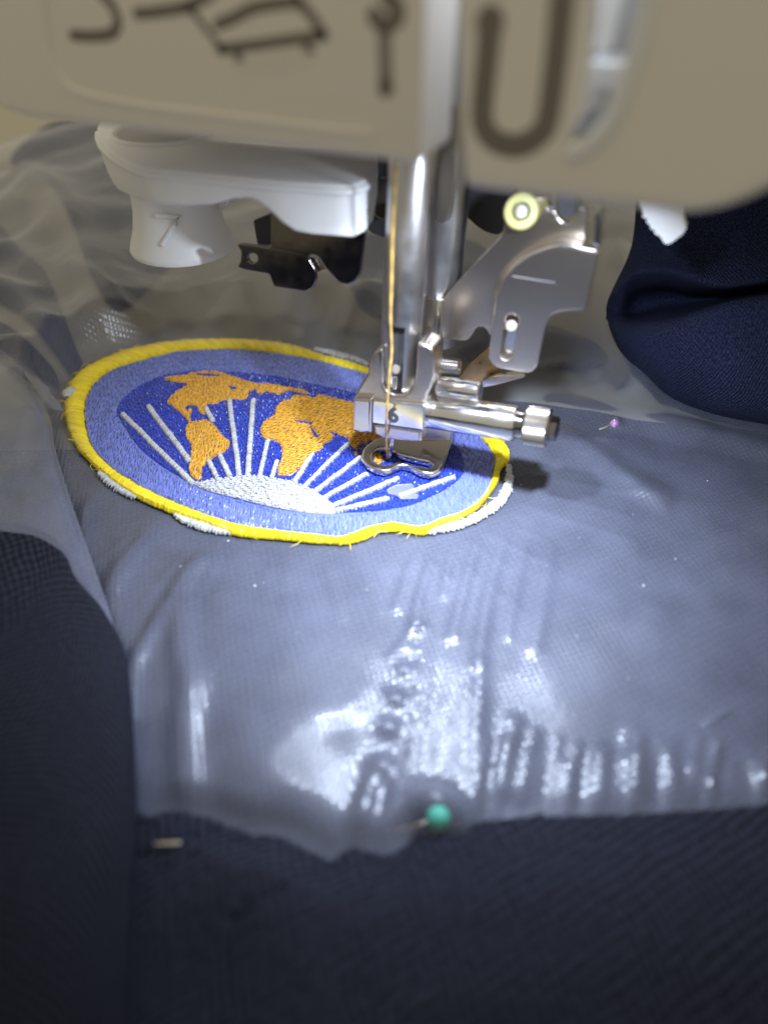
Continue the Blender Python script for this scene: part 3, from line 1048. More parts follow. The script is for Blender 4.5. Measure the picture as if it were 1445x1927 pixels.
rays = [((231, 779), (364, 911), .062), ((279, 764), (357, 868), .066), ((388, 768), (401, 793), .06), ((393, 868), (412, 905), .055), ((414, 857), (433, 897), .06), ((432, 753), (451, 897), .062),
        ((477, 752), (467, 897), .064), ((505, 828), (489, 898), .055), ((521, 868), (512, 900), .055), ((588, 855), (555, 907), .06), ((656, 834), (570, 919), .05), ((680, 860), (587, 930), .05),
        ((690, 892), (603, 941), .048), ((750, 900), (626, 953), .048), ((854, 898), (752, 934), .05), ((730, 938), (634, 961), .048)]
for a, b, hw in rays:
    s = Stitches()
    pa, pb = np.array(U([a], 0.15)[0]), np.array(U([b], 0.15)[0])
    n = 14
    c = np.array([pa + (pb - pa) * k / n for k in range(n + 1)])
    t = (pb - pa) / np.linalg.norm(pb - pa)
    nn = np.array((-t[1], t[0]))
    c += nn[None] * (0.004 * rng.normal(size=(n + 1, 1)))
    s.satin(c + nn * hw, c - nn * hw, 0.145, 0.055, 0.024, 0.044, slant=0.06)
    s.satin(c + nn * hw * .8, c - nn * hw * .8, 0.128, 0.045, 0.05, 0.06, slant=-0.03)
    s.build('ray', M['whitet'], patch)

north = [(308, 710), (330, 707), (355, 705), (362, 700), (380, 698), (416, 700), (439, 708), (460, 714), (476, 720), (512, 722), (534, 726), (566, 731), (584, 738), (573, 740), (541, 733), (534, 737), (521, 743),
         (516, 738), (499, 735), (492, 741), (483, 738), (480, 731), (469, 736), (465, 749), (452, 751), (436, 750), (421, 751), (407, 758), (391, 760), (385, 767), (387, 780), (380, 778), (373, 771), (369, 762), (355, 760),
         (348, 767), (353, 773), (360, 767), (362, 773), (358, 782), (360, 792), (355, 794), (349, 785), (340, 776), (326, 764), (315, 758), (319, 749), (333, 737), (352, 725), (351, 719), (330, 718), (312, 714)]
slit = [(366, 701), (400, 702), (423, 708), (400, 708), (374, 706)]
slit2 = [(428, 724), (444, 727), (448, 733), (436, 733)]
south = [(349, 803), (362, 794), (385, 789), (402, 796), (412, 809), (418, 818), (434, 830), (429, 843), (412, 855), (391, 868), (380, 877), (380, 897), (373, 904), (360, 895), (355, 882), (358, 864), (361, 850), (360, 836), (351, 823)]
oldw = [(489, 805), (494, 796), (517, 780), (519, 766), (530, 757), (534, 749), (540, 755), (546, 751), (555, 744), (577, 744), (589, 749), (602, 742), (620, 746), (647, 753), (664, 757), (692, 764), (730, 778), (770, 800),
        (790, 820), (770, 840), (735, 842), (722, 846), (700, 828), (690, 832), (679, 834), (670, 843), (661, 839), (654, 823), (631, 814), (618, 811), (631, 819), (620, 830), (609, 835), (607, 843), (595, 850), (588, 858),
        (566, 879), (548, 893), (523, 893), (522, 879), (530, 863), (530, 843), (525, 832), (501, 825), (492, 820)]
med = [(552, 789), (565, 789), (589, 794), (586, 798), (568, 796), (558, 793)]
gulf = [(585, 803), (593, 812), (600, 823), (594, 822), (587, 811)]
small = [(704, 853), (716, 852), (724, 866), (712, 873), (703, 866)]
isle = [(664, 848), (672, 849), (674, 854), (668, 855)]
for poly, holes, di in ((north, [slit, slit2], (-0.2, 1)), (south, [], (-0.15, 1)), (oldw, [med, gulf], (0.55, 0.8)), (small, [], (0.2, 1)), (isle, [], (0.4, 1))):
    s = Stitches()
    H = [U(h, 0.16) for h in holes]
    PP = U(poly, 0.16)
    s.base(PP, 0.152, 0.045, H)
    s.fill(PP, 0.163, di, 0.17, 0.032, H, jitter=0.16, lift=0.014)
    s.build('continent', M['gold'], patch)

# scrap of film caught on the patch, loose yellow fibres at the border
pts = U([(727, 921), (745, 912), (776, 910), (782, 922), (760, 926), (788, 930), (786, 938), (755, 939), (744, 931), (730, 929)], 0.18)
me = plate_mesh('film_scrap', fillet(pts, 0.05), [], ((0, 0, 0.185), X_, Y_, Z_), 0.02, 0.004)
uvl = me.uv_layers.new(name='UVMap')
sc = link('film_scrap', me, M['scrap'], None, loc=tuple(onZ((757, 925), 0.18)))
tag(sc, 'tiny torn grey scrap of film stuck on the blue beside the white rays', 'film scrap')
s = Stitches()
for k in range(60):
    i = rng.integers(0, len(OUT) - 1)
    if k < 0:
        c = onZ((300 + rnd.uniform(-25, 30), 962 + rnd.uniform(-14, 10)), 0.1)
    else:
        c = Vector((*OUT[i], 0.1))
    a = rnd.uniform(0, 6.28)
    L = rnd.uniform(0.1, 0.4)
    bend = Vector((rnd.uniform(-.08, .08), rnd.uniform(-.08, .08), rnd.uniform(0.0, .08)))
    s.strands(np.array([[tuple(c + Vector((math.cos(a), math.sin(a), 0)) * (L * (t - .5)) + bend * (1 - (2 * t - 1) ** 2)) for t in (0, .33, .66, 1)]]), np.array([0.006]))
o = s.build('loose_fibres', M['yellow'], patch)
o['kind'] = 'stuff'

# ================================================================== SEWING MACHINE
mach = thing('sewing_machine', 'beige sewing machine head with threading marks, needle bar and steel threader', 'sewing machine', (0, 0, 6))
LY = -3.2
# left face panel: plan outline, rounded at the left
xr = onY((790, 312), LY).x
zb = 6.65
plan = [(xr, LY), (xr, LY + 0.95), (xr - 0.25, LY + 1.1), (-3.6, LY + 5.5), (-5.75, LY + 5.5)]
c_ = Vector((-3.15, LY + 2.6))
plan += [(c_.x + 2.6 * math.cos(a), c_.y + 2.6 * math.sin(a)) for a in np.linspace(math.pi, 1.5 * math.pi, 14)]
me = plate_mesh('left_face', plan, [], ((0, 0, 13), X_, Y_, Z_), 13 - zb, 0.09, 3)
lf = link('face_cover', me, M['shell'], mach)
FL = ((0, LY - 0.004, 0), X_, Z_, -Y_)
def c2(P, y): return [(onY(q, y).x, onY(q, y).z) for q in P]
sym = [([(138, 67), (185, 68), (212, 62), (222, 42), (212, 12), (190, -14)], .115), ([(258, 26), (300, 22), (354, 12), (400, -14)], .11), ([(410, 46), (440, 34), (482, 14), (560, 2)], .11),
       ([(354, 12), (390, 56), (421, 97)], .07), ([(415, 93), (500, 82), (609, 66)], .10), ([(609, 66), (590, 36), (565, 5)], .10), ([(448, 103), (452, 120), (468, 128), (515, 124), (570, 110), (584, 98), (578, 88)], .10)]
sub = thing('threading_symbol', '', '', (0, LY, 8))
sub.parent = mach
sub.location = Vector((0, LY, 8)) - mach.location
for k in ('label', 'category'):
    del sub[k]
for pts, wd in sym:
    ribbon('stroke', c2(pts, LY), wd, FL, M['print'], sub)
nm = bpy.data.objects.new('guide_mark', None); COL.objects.link(nm); nm.parent = mach; nm.location = Vector((1.2, LY, 8)) - mach.location
ribbon('stroke', c2([(704, 30), (716, 44), (735, 44), (748, 30), (745, 10), (728, -4)], LY), .15, FL, M['print'], nm)
ribbon('stroke', c2([(724, 72), (725, 118), (726, 160)], LY), .15, FL, M['print2'], nm)
ribbon('dot', c2([(726, 161), (726, 165)], LY), .17, ((0, LY - 0.012, 0), X_, Z_, -Y_), M['print'], nm)
# raised line round the cover
pts = smooth_open([onY(q, LY - 0.0) for q in ((80, -60), (85, 30), (100, 110), (140, 168), (250, 196), (450, 222), (640, 246), (700, 250))], 8)
link('cover_bead', tube_mesh('cover_bead', pts, 0.035, 8), M['shell'], mach)

# right face panel with the threading slot
RY = -3.3
rp = [(856, -1400), (857, 0), (862, 150), (868, 300), (872, 354), (1080, 380), (1290, 405), (1345, 398), (1400, 381), (1460, 352), (1560, 300), (1760, 230), (2700, 130), (2700, -1400)]
slot = [(1122, -130), (1118, 0), (1112, 52), (1102, 155), (1094, 206), (1081, 242), (1060, 280), (1092, 272), (1128, 234), (1150, 196), (1178, 113), (1200, 26), (1206, 0), (1225, -130)]
plateY('face_panel', rp, RY, 0.32, M['shell'], mach, r=0.10, holes=[slot], bevel=0.10, hr=0.08)
FR = ((0, RY - 0.004, 0), X_, Z_, -Y_)
um = bpy.data.objects.new('thread_path_mark', None); COL.objects.link(um); um.parent = mach; um.location = Vector((2.5, RY, 8)) - mach.location
ribbon('stroke', c2([(922, 41), (917, 103), (908, 190), (909, 235), (930, 264), (970, 275), (1007, 260), (1029, 227), (1044, 129), (1055, 26), (1062, -60)], RY), .21, FR, M['print'], um)
ribbon('dot', c2([(922, 40), (922, 44)], RY), .25, ((0, RY - 0.012, 0), X_, Z_, -Y_), M['print'], um)
pts = smooth_open([onY(q, RY + 0.03) for q in ((1072, 290), (1104, 276), (1140, 240), (1164, 196), (1192, 113), (1214, 26), (1222, -20), (1245, -130))], 8)
link('slot_rim', tube_mesh('slot_rim', pts, 0.085, 12), M['white'], mach)
# inside the slot
box('inner_wall', (1.75, -1.1, 6.55), (6.6, -0.9, 13), M['innergrey'], mach)
plateY('takeup_lever', [(1128, -60), (1122, 60), (1110, 96), (1150, 100), (1165, 40), (1185, -60)], -2.3, 0.2, M['white'], mach)
box('thread_guide', tuple(onY((1100, 166), -2.4)), tuple(onY((1178, 118), -2.4) + Vector((0, .5, 0))), M['white'], mach)
plateY('guide_plate', [(1098, 160), (1140, 166), (1128, 206), (1090, 230)], -2.1, 0.08, M['chrome'], mach)
plateY('slot_spring', [(1134, -60), (1160, -60), (1156, 96), (1142, 104)], -1.9, 0.1, M['inner'], mach)

# body behind and the dark underside
box('arm_body', (-5.6, 2.4, 5.9), (14, 8.5, 14), M['shell'], mach, 0.4)
box('inner_frame', (-2.0, -1.0, 6.75), (1.55, 2.6, 13), M['innergrey'], mach, 0.1)
plateY('underside_frame', [(690, 250), (960, 280), (962, 384), (944, 446), (904, 434), (872, 402), (806, 380), (748, 392), (741, 440), (724, 448), (690, 436)], 2.0, 0.5, M['inner'], mach, r=0.2)
lathe('lens_ring', onY((735, 372), 1.4), onY((735, 372), 1.4) + Vector((0.02, -0.25, 0.02)), [(0, .2), (0, .36), (.7, .36), (1, .30), (1, .2)], M['dark'], mach, 32)

# needle bar
NB = lambda q: onY(q, 0.0)
top, bot = NB((786, 150)), NB((751, 742))
gr = NB((757, 598))
nb = lathe('needle_bar', top, gr, [(0, .33), (0.01, .36), (1, .36)], M['satin'], mach, 48)
# lower end of the bar: a C section, its groove opening towards the sewer
a0 = math.atan2(-1.0, 0.05)
sec = [(.36 * math.cos(a0 + h), .36 * math.sin(a0 + h)) for h in np.linspace(0.46, 2 * math.pi - 0.46, 44)]
d_ = Vector((math.cos(a0), math.sin(a0))); e_ = Vector((-d_.y, d_.x))
sec += [tuple(d_ * -.05 - e_ * .16), tuple(d_ * -.05 + e_ * .16)]
bm = bmesh.new()
r0 = [bm.verts.new(gr + Vector((x, y, 0))) for x, y in sec]
r1 = [bm.verts.new(bot + Vector((x, y, 0))) for x, y in sec]
for i in range(len(sec)):
    j = (i + 1) % len(sec)
    bm.faces.new((r0[i], r0[j], r1[j], r1[i]))
bm.faces.new(r0); bm.faces.new(r1[::-1])
bmesh.ops.recalc_face_normals(bm, faces=bm.faces)
me = bpy.data.meshes.new('grooved_end'); bm.to_mesh(me); bm.free()
link('grooved_end', me, M['satin'], nb)
box('bar_block', NB((818, 148)) + Vector((-.05, -.45, 0)), NB((858, -150)) + Vector((.1, .3, 0)), M['steel'], mach, 0.04)
# dark liner box stands in for the shade inside the slot; screw before it
box('groove_shade', gr.lerp(bot, .5) + Vector((-.15, -.22, -abs(gr.z - bot.z) / 2)), gr.lerp(bot, .5) + Vector((.16, -.02, abs(gr.z - bot.z) / 2)), M['inner'], nb, 0.005, rot=(gr - bot).to_track_quat('Z', 'Y').to_matrix() if False else None)
lathe('groove_screw', onY((745, 694), -0.38), onY((745, 694), -0.52), [(0, .1), (.7, .1), (1, .07)], M['steel'], nb, 20)
plateY('groove_pin', [(738, 710), (747, 710), (745, 734), (739, 733)], -0.40, 0.05, M['steel'], nb, r=0.02)
# side wall left of the groove
plateY('bar_side', [(723, 560), (738, 560), (738, 738), (722, 735), (718, 690)], -0.25, 0.35, M['satin'], nb, r=0.05, bevel=0.06)

# presser bar with a milled flat
PB = lambda q: onY(q, 1.2)
pb = lathe('presser_bar', PB((850, 150)), PB((822, 640)), [(0, .40), (1, .40)], M['satin'], mach, 40)
plateY('milled_flat', [(826, 150), (862, 150), (858, 340), (852, 398), (842, 420), (826, 424), (814, 412), (816, 340)], 0.79, 0.05, M['steel'], pb, r=0.08)
rod('side_post', onY((826, 560), 0.75), onY((820, 735), 0.75), 0.11, M['chrome'], mach)

# ---- needle threader: stamped plates right of the bar
th = bpy.data.objects.new('needle_threader', None); COL.objects.link(th); th.parent = mach
th.location = onY((960, 540), 0.6) - mach.location
y1, y2 = 0.72, 0.42
p1 = [(791, 560), (815, 564), (832, 561), (860, 531), (910, 478), (944, 442), (950, 418), (955, 372), (1024, 370), (1028, 395), (1044, 397), (1049, 410), (1060, 420), (1074, 418), (1084, 408), (1086, 372), (1104, 374),
      (1103, 410), (1098, 470), (1040, 520), (960, 560), (938, 610), (920, 634), (917, 622), (907, 614), (895, 616), (889, 630), (878, 642), (858, 641), (833, 636), (814, 649), (791, 640)]
plateY('back_plate', p1, y1, 0.10, M['nickel'], th, r=0.07)
p2 = [(938, 545), (946, 523), (968, 498), (1001, 475), (1043, 461), (1071, 459), (1100, 466), (1128, 470), (1105, 574), (1097, 585), (1056, 586), (1036, 594), (1026, 618), (1011, 690), (998, 704), (962, 699), (934, 694), (917, 679), (927, 590), (931, 561)]
def stadium(a, b, w_, n=8):
    a, b = np.array(a, float), np.array(b, float)
    t = (b - a) / np.linalg.norm(b - a)
    nn = np.array((-t[1], t[0]))
    out = []
    for k in range(n + 1):
        th_ = math.pi / 2 + math.pi * k / n
        out.append(tuple(a + (t * math.cos(th_) + nn * math.sin(th_)) * w_))
    for k in range(n + 1):
        th_ = -math.pi / 2 + math.pi * k / n
        out.append(tuple(b + (t * math.cos(th_) + nn * math.sin(th_)) * w_))
    return out
plateY('front_plate', p2, y2, 0.10, M['nickel'], th, r=0.10, holes=[stadium((963, 604), (952, 666), 12)], bevel=0.035, hr=0.001)
# curved wall joining the plates
cv = [(931, 561), (938, 543), (946, 523), (968, 498), (1001, 475), (1043, 461), (1071, 459), (1100, 466), (1122, 470)]
A = np.array(smooth_open([tuple(onY(q, y2 - 0.0)) for q in cv], 6)); B = np.array(smooth_open([tuple(onY((q[0] - 3, q[1] - 12), y1)) for q in cv], 6))
t = np.linspace(0, 1, 7)[:, None, None]
o = link('bend', grid_mesh('bend', A[None] * (1 - t) + B[None] * t), M['nickel'], th)
md = o.modifiers.new('metal_thickness', 'SOLIDIFY'); md.thickness = 0.06
plateY('slot_backing', [(930, 585), (985, 585), (975, 690), (930, 690)], y2 + 0.2, 0.05, M['chrome'], th)
lathe('slot_pin', onY((962, 613), y2 + .15), onY((962, 613), y2 - .03), [(0, .12), (.8, .12), (1, .09)], M['steel'], th, 24)
sl = onY((1004, 526), y2 - 0.02)
link('scribed_line', tube_mesh('scribed_line', [onY((964, 520), y2 - .001), onY((1044, 532), y2 - .001)], 0.014, 6), M['chrome'], th)
# side hook and tabs under the panel
plateY('side_hook', [(1120, 350), (1148, 350), (1145, 388), (1137, 430), (1131, 462), (1122, 468), (1112, 460), (1115, 445), (1118, 400), (1126, 378)], y2 - 0.1, 0.16, M['chrome'], th, r=0.06, bevel=0.05)
plateY('tab', [(1022, 340), (1048, 345), (1046, 397), (1024, 394)], y1 - 0.12, 0.14, M['chrome'], th, bevel=0.05)
plateY('tab', [(1083, 345), (1106, 347), (1103, 398), (1084, 396)], y1 - 0.12, 0.14, M['chrome'], th, bevel=0.05)
plateY('hinge_block', [(1046, 350), (1084, 352), (1082, 404), (1066, 412), (1050, 404)], y1 + 0.02, 0.2, M['inner'], th)
a = onY((980, 398), y1 - 0.02)
lathe('washer', a, a + (CAM - a).normalized() * .3, [(0, .27), (.85, .27), (1, .245), (1, .14), (.6, .13)], M['washer'], th, 40)
lathe('hinge_pin', a, a + (CAM - a).normalized() * .33, [(0, .12), (.8, .12), (1, .09)], M['chrome'], th, 24)

# ---- white plastic guard plate, toothed
plateY('thread_catch', [(1196, 372), (1209, 402), (1207, 410), (1216, 412), (1215, 420), (1222, 424), (1222, 432), (1231, 434), (1230, 441), (1240, 445), (1248, 458), (1254, 461), (1263, 458), (1285, 441), (1291, 430),
                        (1287, 420), (1284, 412), (1285, 390), (1278, 372)], 1.2, 0.25, M['white'], mach, r=0.02, bevel=0.02)

# ---- white lever arm at the left with its dial
ZT = 5.45
arm = bpy.data.objects.new('lever_arm', None); COL.objects.link(arm); arm.parent = mach
arm.location = onZ((450, 300), ZT) - mach.location
front = [(182, 238), (183, 252), (192, 270), (212, 288), (238, 303), (266, 314), (310, 320), (357, 324), (436, 332), (515, 340), (590, 345), (640, 348), (668, 346), (690, 338), (702, 326), (710, 305)]
P = [Vector(onZ(q, ZT)) for q in front]
P = [Vector(p) for p in smooth_open([tuple(p) for p in P], 10)]
pa, pbk = onZ((266, 316), ZT), onZ((653, 348), ZT)
nrm = Vector(((pbk - pa).y, -(pbk - pa).x, 0)).normalized()
sil = [(182, 300), (188, 330), (194, 344), (203, 360), (239, 376), (290, 387), (337, 389), (389, 387), (432, 376), (464, 374), (482, 382), (500, 397), (523, 421), (547, 437), (580, 443), (661, 449), (685, 439), (700, 420), (710, 370)]
FH = Vector((FWD.x, FWD.y, 0)).normalized()
def zbot(p):
    x = proj(p)[0]
    return onP((x, float(np.interp(x, [q[0] for q in sil], [q[1] for q in sil]))), p, FH).z
zfront = [zbot(p) for p in P]
bm = bmesh.new()
n = len(P)
deep = [FH * (1.9 * min(1, 0.35 + 3.5 * i / n)) for i in range(n)]
tv = [bm.verts.new(p) for p in P]
bv = [bm.verts.new(Vector((p.x, p.y, zfront[i]))) for i, p in enumerate(P)]
tb_ = [bm.verts.new(p + deep[i]) for i, p in enumerate(P)]
bb_ = [bm.verts.new(Vector((p.x, p.y, zfront[i])) + deep[i]) for i, p in enumerate(P)]
for i in range(n - 1):
    bm.faces.new((tv[i], bv[i], bv[i + 1], tv[i + 1]))
    bm.faces.new((tb_[i], tv[i], tv[i + 1], tb_[i + 1]))
    bm.faces.new((bv[i], bb_[i], bb_[i + 1], bv[i + 1]))
    bm.faces.new((bb_[i], tb_[i], tb_[i + 1], bb_[i + 1]))
bm.faces.new((tv[0], tb_[0], bb_[0], bv[0]))
bm.faces.new((tv[-1], bv[-1], bb_[-1], tb_[-1]))
bmesh.ops.recalc_face_normals(bm, faces=bm.faces)
te = [e for e in bm.edges if (e.verts[0] in tv and e.verts[1] in tv) or (e.verts[0] in bv and e.verts[1] in bv)]
bmesh.ops.bevel(bm, geom=te, offset=0.07, segments=4, profile=0.5, affect='EDGES')
me = bpy.data.meshes.new('arm_shell')
bm.to_mesh(me); bm.free()
link('arm_shell', me, M['white'], arm)
lip = [p + Vector((0, 0, -.10)) - FH * .012 for p in P[2:-8]]
link('arm_lip', tube_mesh('arm_lip', lip, 0.055, 10), M['white'], arm)
rc = onZ((306, 250), ZT)
lathe('recess_ring', rc + Vector((0, 0, -.03)), rc + Vector((0, 0, .05)), [(0, .98), (.8, .96), (1, .92), (.9, .87), (.2, .82)], M['white'], arm, 56)
lathe('recess', rc + Vector((0, 0, -.03)), rc + Vector((0, 0, .012)), [(0, .80), (1, .82)], M['innergrey'], arm, 56)
# dial: centre from the lower rim
axx, axy = rc.x + 0.06, rc.y - 0.1
zt_, zb_ = onY((316, 372), axy).z, onY((319, 462), axy).z
dep = (Vector((axx, axy, zb_)) - CAM).dot(FWD)
Rb, Rt = 97 * dep / F, 74 * dep / F
dl = lathe('dial', (axx, axy, zt_ + .35), (axx, axy, zb_), [(0, Rt), (.25, Rt), (.4, Rt * 1.03), (.65, Rt * 1.12), (.9, Rb * .985), (.94, Rb), (.985, Rb * .985), (1, Rb * .93)], M['white'], arm, 64)
dl.rotation_euler = (0, 0, 0)
dmw = dl.matrix_basis
base = wloc(dl)
tree = BVHTree.FromPolygons([v.co + base for v in dl.data.vertices], [tuple(p.vertices) for p in dl.data.polygons])
def hit(q):
    h = tree.ray_cast(CAM, ray(*q))
    return h[0]
sv = [hit(q) and hit(q) - ray(*q).normalized() * 0.025 for q in ((294, 406), (316, 407), (338, 407), (328, 425), (317, 443), (306, 462))]
if all(sv):
    link('numeral_seven', tube_mesh('numeral_seven', sv, 0.05, 8), M['white'], dl)
plateY('dial_lip', [(384, 372), (434, 372), (428, 386), (414, 396), (398, 402), (386, 402)], rc.y + 0.3, 0.8, M['white'], arm, r=0.08)
# dark steel cutter plate hanging under the arm
cp = [(509, 405), (509, 466), (480, 461), (457, 458), (445, 460), (454, 473), (452, 494), (446, 502), (461, 508), (507, 516), (511, 528), (516, 540), (574, 549), (588, 543), (596, 526), (594, 510), (580, 486), (586, 479), (598, 482),
      (614, 506), (639, 533), (653, 537), (668, 530), (678, 516), (684, 470), (688, 430), (692, 390), (600, 370), (509, 370)]
cyy = pbk.y + 0.35
hole = [(476 + 9 * math.cos(a), 486 + 9 * math.sin(a)) for a in np.linspace(0, 2 * math.pi, 14, endpoint=False)]
plateY('cutter_plate', cp, cyy, 0.07, M['dark'], mach, r=0.05, holes=[hole], bevel=0.02, hr=0.001)
plateY('cutter_bracket', [(476, 415), (509, 402), (509, 463), (484, 460)], cyy + 0.5, 0.1, M['inner'], mach)
plateY('cutter_blade', [(578, 484), (600, 482), (616, 508), (596, 514)], cyy + 0.12, 0.05, M['steel'], mach, r=0.02)

# ================================================================== EMBROIDERY FOOT (clamped accessory)
foot = thing('embroidery_foot', 'small steel embroidery foot marked 6 around the needle with screw sticking out right', 'presser foot', (0.3, 0, 0.2))
FZ = 0.34
sole = [(679, 859), (682, 845), (690, 836), (702, 828), (730, 815), (790, 806), (852, 812), (850, 828), (842, 855), (834, 876), (829, 885), (812, 891), (795, 889), (782, 883), (770, 876), (755, 874), (745, 878), (734, 884), (721, 886), (703, 881), (688, 872)]
keyhole = [(700, 858), (703, 849), (712, 843), (724, 842), (738, 846), (750, 854), (762, 857), (790, 864), (806, 867), (813, 872), (812, 877), (804, 879), (785, 876), (765, 871), (750, 868), (742, 870), (728, 874), (712, 872), (703, 866)]
plateZ('sole', sole, FZ, 0.16, M['steel'], foot, r=0.06, holes=[keyhole], bevel=0.05, hr=0.04)
# clamp body
fy = -0.50
plateY('lug', [(664, 750), (699, 752), (698, 815), (681, 815), (663, 812)], fy - 0.05, 0.55, M['steel'], foot, r=0.03, bevel=0.05)
body = [(667, 745), (676, 726), (691, 702), (694, 678), (705, 662), (720, 652), (722, 700), (720, 724), (728, 738), (745, 744), (762, 742), (776, 726), (781, 700), (784, 646), (800, 648), (813, 657), (816, 672), (815, 710), (809, 732), (800, 748), (800, 768), (700, 768), (667, 766)]
plateY('yoke', body, fy + 0.08, 0.5, M['nickel'], foot, r=0.06, bevel=0.06)
plateY('back_shield', [(692, 700), (694, 676), (708, 660), (740, 650), (784, 645), (814, 656), (818, 700), (812, 750), (700, 755)], 0.35, 0.15, M['steel'], foot, r=0.1, bevel=0.05)
plateY('window', [(701, 753), (799, 762), (797, 811), (770, 806), (700, 797)], fy - 0.02, 0.30, M['chrome'], foot, r=0.03, bevel=0.03)
plateY('lower_lip', [(700, 799), (730, 802), (793, 812), (793, 832), (780, 832), (725, 827), (706, 818)], fy + 0.03, 0.34, M['nickel'], foot, r=0.03, bevel=0.05)
tx = bpy.data.curves.new('numeral_six', 'FONT')
tx.body = '6'
tx.size = 0.46
tx.extrude = 0.004
tx.offset = 0.014
tx.align_x, tx.align_y = 'CENTER', 'CENTER'
to = bpy.data.objects.new('numeral_six', tx); COL.objects.link(to)
me = bpy.data.meshes.new_from_object(to.evaluated_get(bpy.context.evaluated_depsgraph_get()))
bpy.data.objects.remove(to)
pc = onY((739, 782), fy - 0.026)
me.transform(Matrix.Translation(pc) @ Matrix((X_, Z_, -Y_)).transposed().to_4x4())
me.materials.clear()
link('numeral_six', me, M['ink'], foot, smooth=False)
# upright joining sole and clamp
plateY('stem', [(800, 745), (826, 740), (848, 812), (846, 830), (790, 830)], 0.35, 0.2, M['steel'], foot, r=0.04)
# clamp screw: barrel, collar, knurled head
ax0, ax1 = onY((800, 773), -0.12), onY((972, 797), -0.12)
lathe('screw_barrel', ax0, ax1, [(0, .30), (.02, .315), (.97, .325), (1, .30)], M['chrome'], foot, 48)
ax = (ax1 - ax0).normalized()
lathe('collar', ax1 - ax * .02, ax1 + ax * .17, [(0, .24), (.1, .27), (.5, .25), (1, .27)], M['dark'], foot, 32)
kn = []
k0 = ax1 + ax * .16
bm = bmesh.new()
q = ax.to_track_quat('Z', 'Y'); a_, b_ = q @ X_, q @ Y_
prof = [(0, .28), (.03, .345), (.40, .345), (.44, .29), (.44, .2)]
rings = []
for t_, r_ in prof:
    rings.append([bm.verts.new(k0 + ax * t_ + (a_ * math.cos(2 * math.pi * k / 96) + b_ * math.sin(2 * math.pi * k / 96)) * (r_ - (0.014 if k % 2 and r_ > .3 else 0))) for k in range(96)])
for i in range(len(rings) - 1):
    for k in range(96):
        bm.faces.new((rings[i][k], rings[i][(k + 1) % 96], rings[i + 1][(k + 1) % 96], rings[i + 1][k]))
bm.faces.new(rings[-1]); bm.faces.new(rings[0][::-1])
me = bpy.data.meshes.new('knurled_head'); bm.to_mesh(me); bm.free()
link('knurled_head', me, M['steel'], foot)
lathe('hex_end', k0 + ax * .43, k0 + ax * .58, [(0, .22), (.8, .22), (1, .17)], M['dark'], foot, 6)
# upper short barrel
b0, b1 = onY((826, 728), 0.05), onY((904, 737), 0.05)
lathe('short_barrel', b0, b1, [(0, .18), (.03, .20), (.96, .20), (1, .17)], M['chrome'], foot, 36)
# threaded end
t0, t1 = onY((828, 686), 0.5), onY((866, 691), 0.5)
prof = []
for k in range(15):
    prof.append((k / 14, .15 if k % 2 else .115))
lathe('threaded_end', t0, t1, prof, M['chrome'], foot, 24)
# arm behind, tinted amber
plateY('actuator_arm', [(838, 726), (860, 714), (880, 690), (905, 668), (925, 652), (945, 660), (946, 690), (930, 716), (880, 724)], 1.0, 0.12, M['amber'], foot, r=0.08)
plateY('arm_end', [(905, 718), (930, 708), (985, 702), (988, 710), (930, 726), (908, 730)], 0.8, 0.12, M['nickel'], foot, r=0.03)

# ================================================================== NEEDLE, THREAD, PINS
n0, n1 = onY((741, 815), -0.02), onZ((733, 866), 0.15)
nd = lathe('needle', n0, n1, [(0, .055), (.55, .05), (.9, .03), (1, .006)], M['chrome'], None, 20)
tag(nd, 'thin steel needle point going through the ring of the foot', 'needle')
tp = [(746, 300), (743, 350), (739, 430), (737, 520), (735, 600), (737, 660), (733, 700), (730, 740), (727, 790), (727, 830), (730, 862)]
ty = [-0.75, -0.72, -0.68, -0.66, -0.64, -0.62, -0.70, -0.72, -0.70, -0.42, -0.16]
pts = smooth_open([tuple(onY(q, y)) for q, y in zip(tp, ty)], 10)
me = tube_mesh('gold_thread', pts, 0.024, 10)
at = me.attributes.new('tone', 'FLOAT', 'POINT')
at.data.foreach_set('value', np.repeat(0.5 + 0.5 * np.sin(np.arange(len(pts)) * 1.3), 10).astype(np.float32))
tag(link('thread', me, M['goldthread'], None, loc=tuple(pts[-1])), 'slack gold thread hanging in front of the needle bar down to the needle', 'thread')


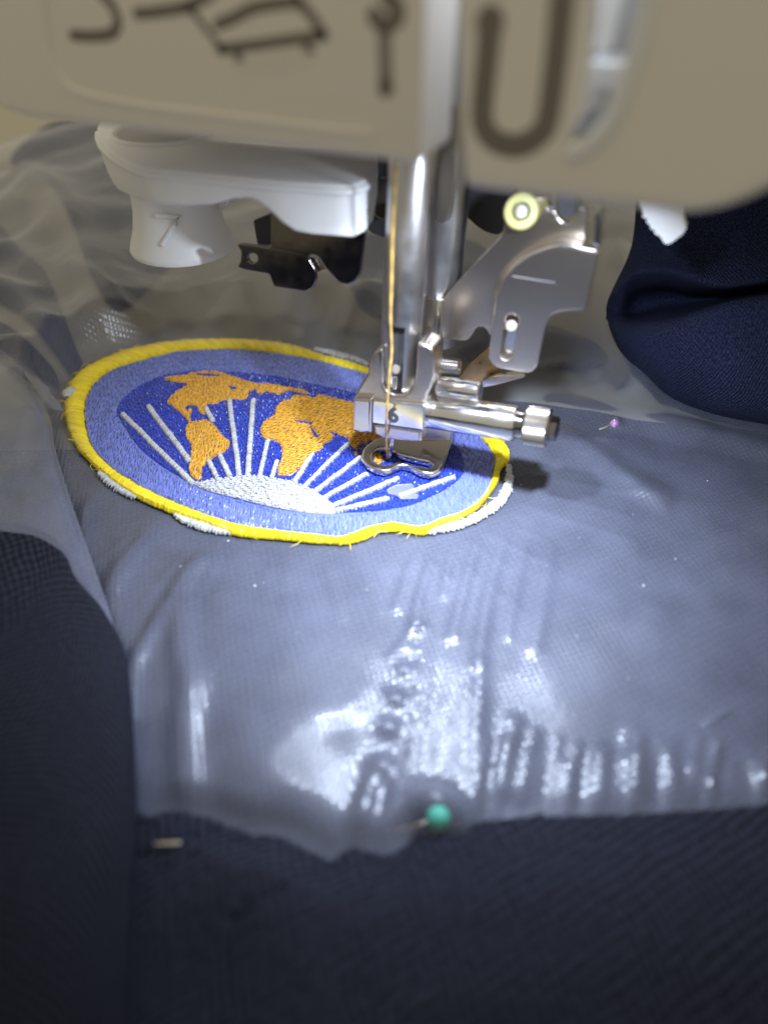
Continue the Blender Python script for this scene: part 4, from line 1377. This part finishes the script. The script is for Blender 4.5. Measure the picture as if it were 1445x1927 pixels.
def ball_pin(px, rad, m, label, a, b):
    p = onZ(px, rad + 0.0)
    t = thing('ball_pin', label, 'pin', tuple(p), None)
    bm = bmesh.new()
    bmesh.ops.create_uvsphere(bm, u_segments=24, v_segments=16, radius=rad)
    bmesh.ops.translate(bm, verts=bm.verts, vec=p)
    me = bpy.data.meshes.new('pin_head'); bm.to_mesh(me); bm.free()
    link('pin_head', me, m, t)
    d = (Vector((onZ(a, rad).x, onZ(a, rad).y, 0.01)) - p)
    rod('pin_shaft', p + d * 0.1, p + d, 0.025, M['pin'], t, 0.005, 12)


ball_pin((825, 1540), 0.15, M['teal'], 'teal ball headed pin under the near edge of the film', (745, 1556), None)
ball_pin((1155, 797), 0.09, M['pink'], 'tiny pink ball headed pin under the film right of the foot', (1128, 803), None)
# specks of lint lying on the film
vs, fs = [], []
for k, q in enumerate([(480, 1102), (497, 1096), (400, 1268), (1190, 968), (1210, 1102), (655, 1018), (1090, 1012), (1270, 1052), (905, 1322), (560, 1190), (1085, 1198), (1330, 905), (430, 1018), (340, 1066), (980, 912), (1180, 1276), (1040, 1420), (690, 1110)]):
    r_ = 0.008 + 0.010 * (k % 4 == 0) + 0.004 * rnd.random()
    p = onZ(q, 0.1)
    h, _n, _i, _d = fm_tree.ray_cast(CAM, ray(*q))
    p = h or p
    b_ = len(vs)
    for dx, dy, dz in ((1, 0, 0), (-1, .2, 0), (.1, 1, 0), (0, -1, 0), (0, 0, 1), (0, 0, -.3)):
        vs.append((p.x + dx * r_ * rnd.uniform(.6, 1.6), p.y + dy * r_ * rnd.uniform(.6, 1.4), p.z + .004 + dz * r_ * .7))
    fs += [tuple(b_ + i for i in t) for t in ((0, 2, 4), (2, 1, 4), (1, 3, 4), (3, 0, 4), (2, 0, 5), (1, 2, 5), (3, 1, 5), (0, 3, 5))]
me = bpy.data.meshes.new('lint')
me.from_pydata(vs, [], fs)
o = link('lint', me, M['white'], None)
o['kind'] = 'stuff'
o['label'] = 'white specks of lint scattered over the film'
z_ = 0.42
o = rod('straight_pin', onZ((290, 1589), z_), onZ((340, 1586), z_), 0.018, M['pin'], None, 0.008, 14)
tag(o, 'short pale pin shaft poking out of the dark fabric at lower left', 'pin')

# empties used as parts keep no label or category
for ob in list(COL.objects):
    if ob.type == 'MESH' and ob.parent is None:
        pass
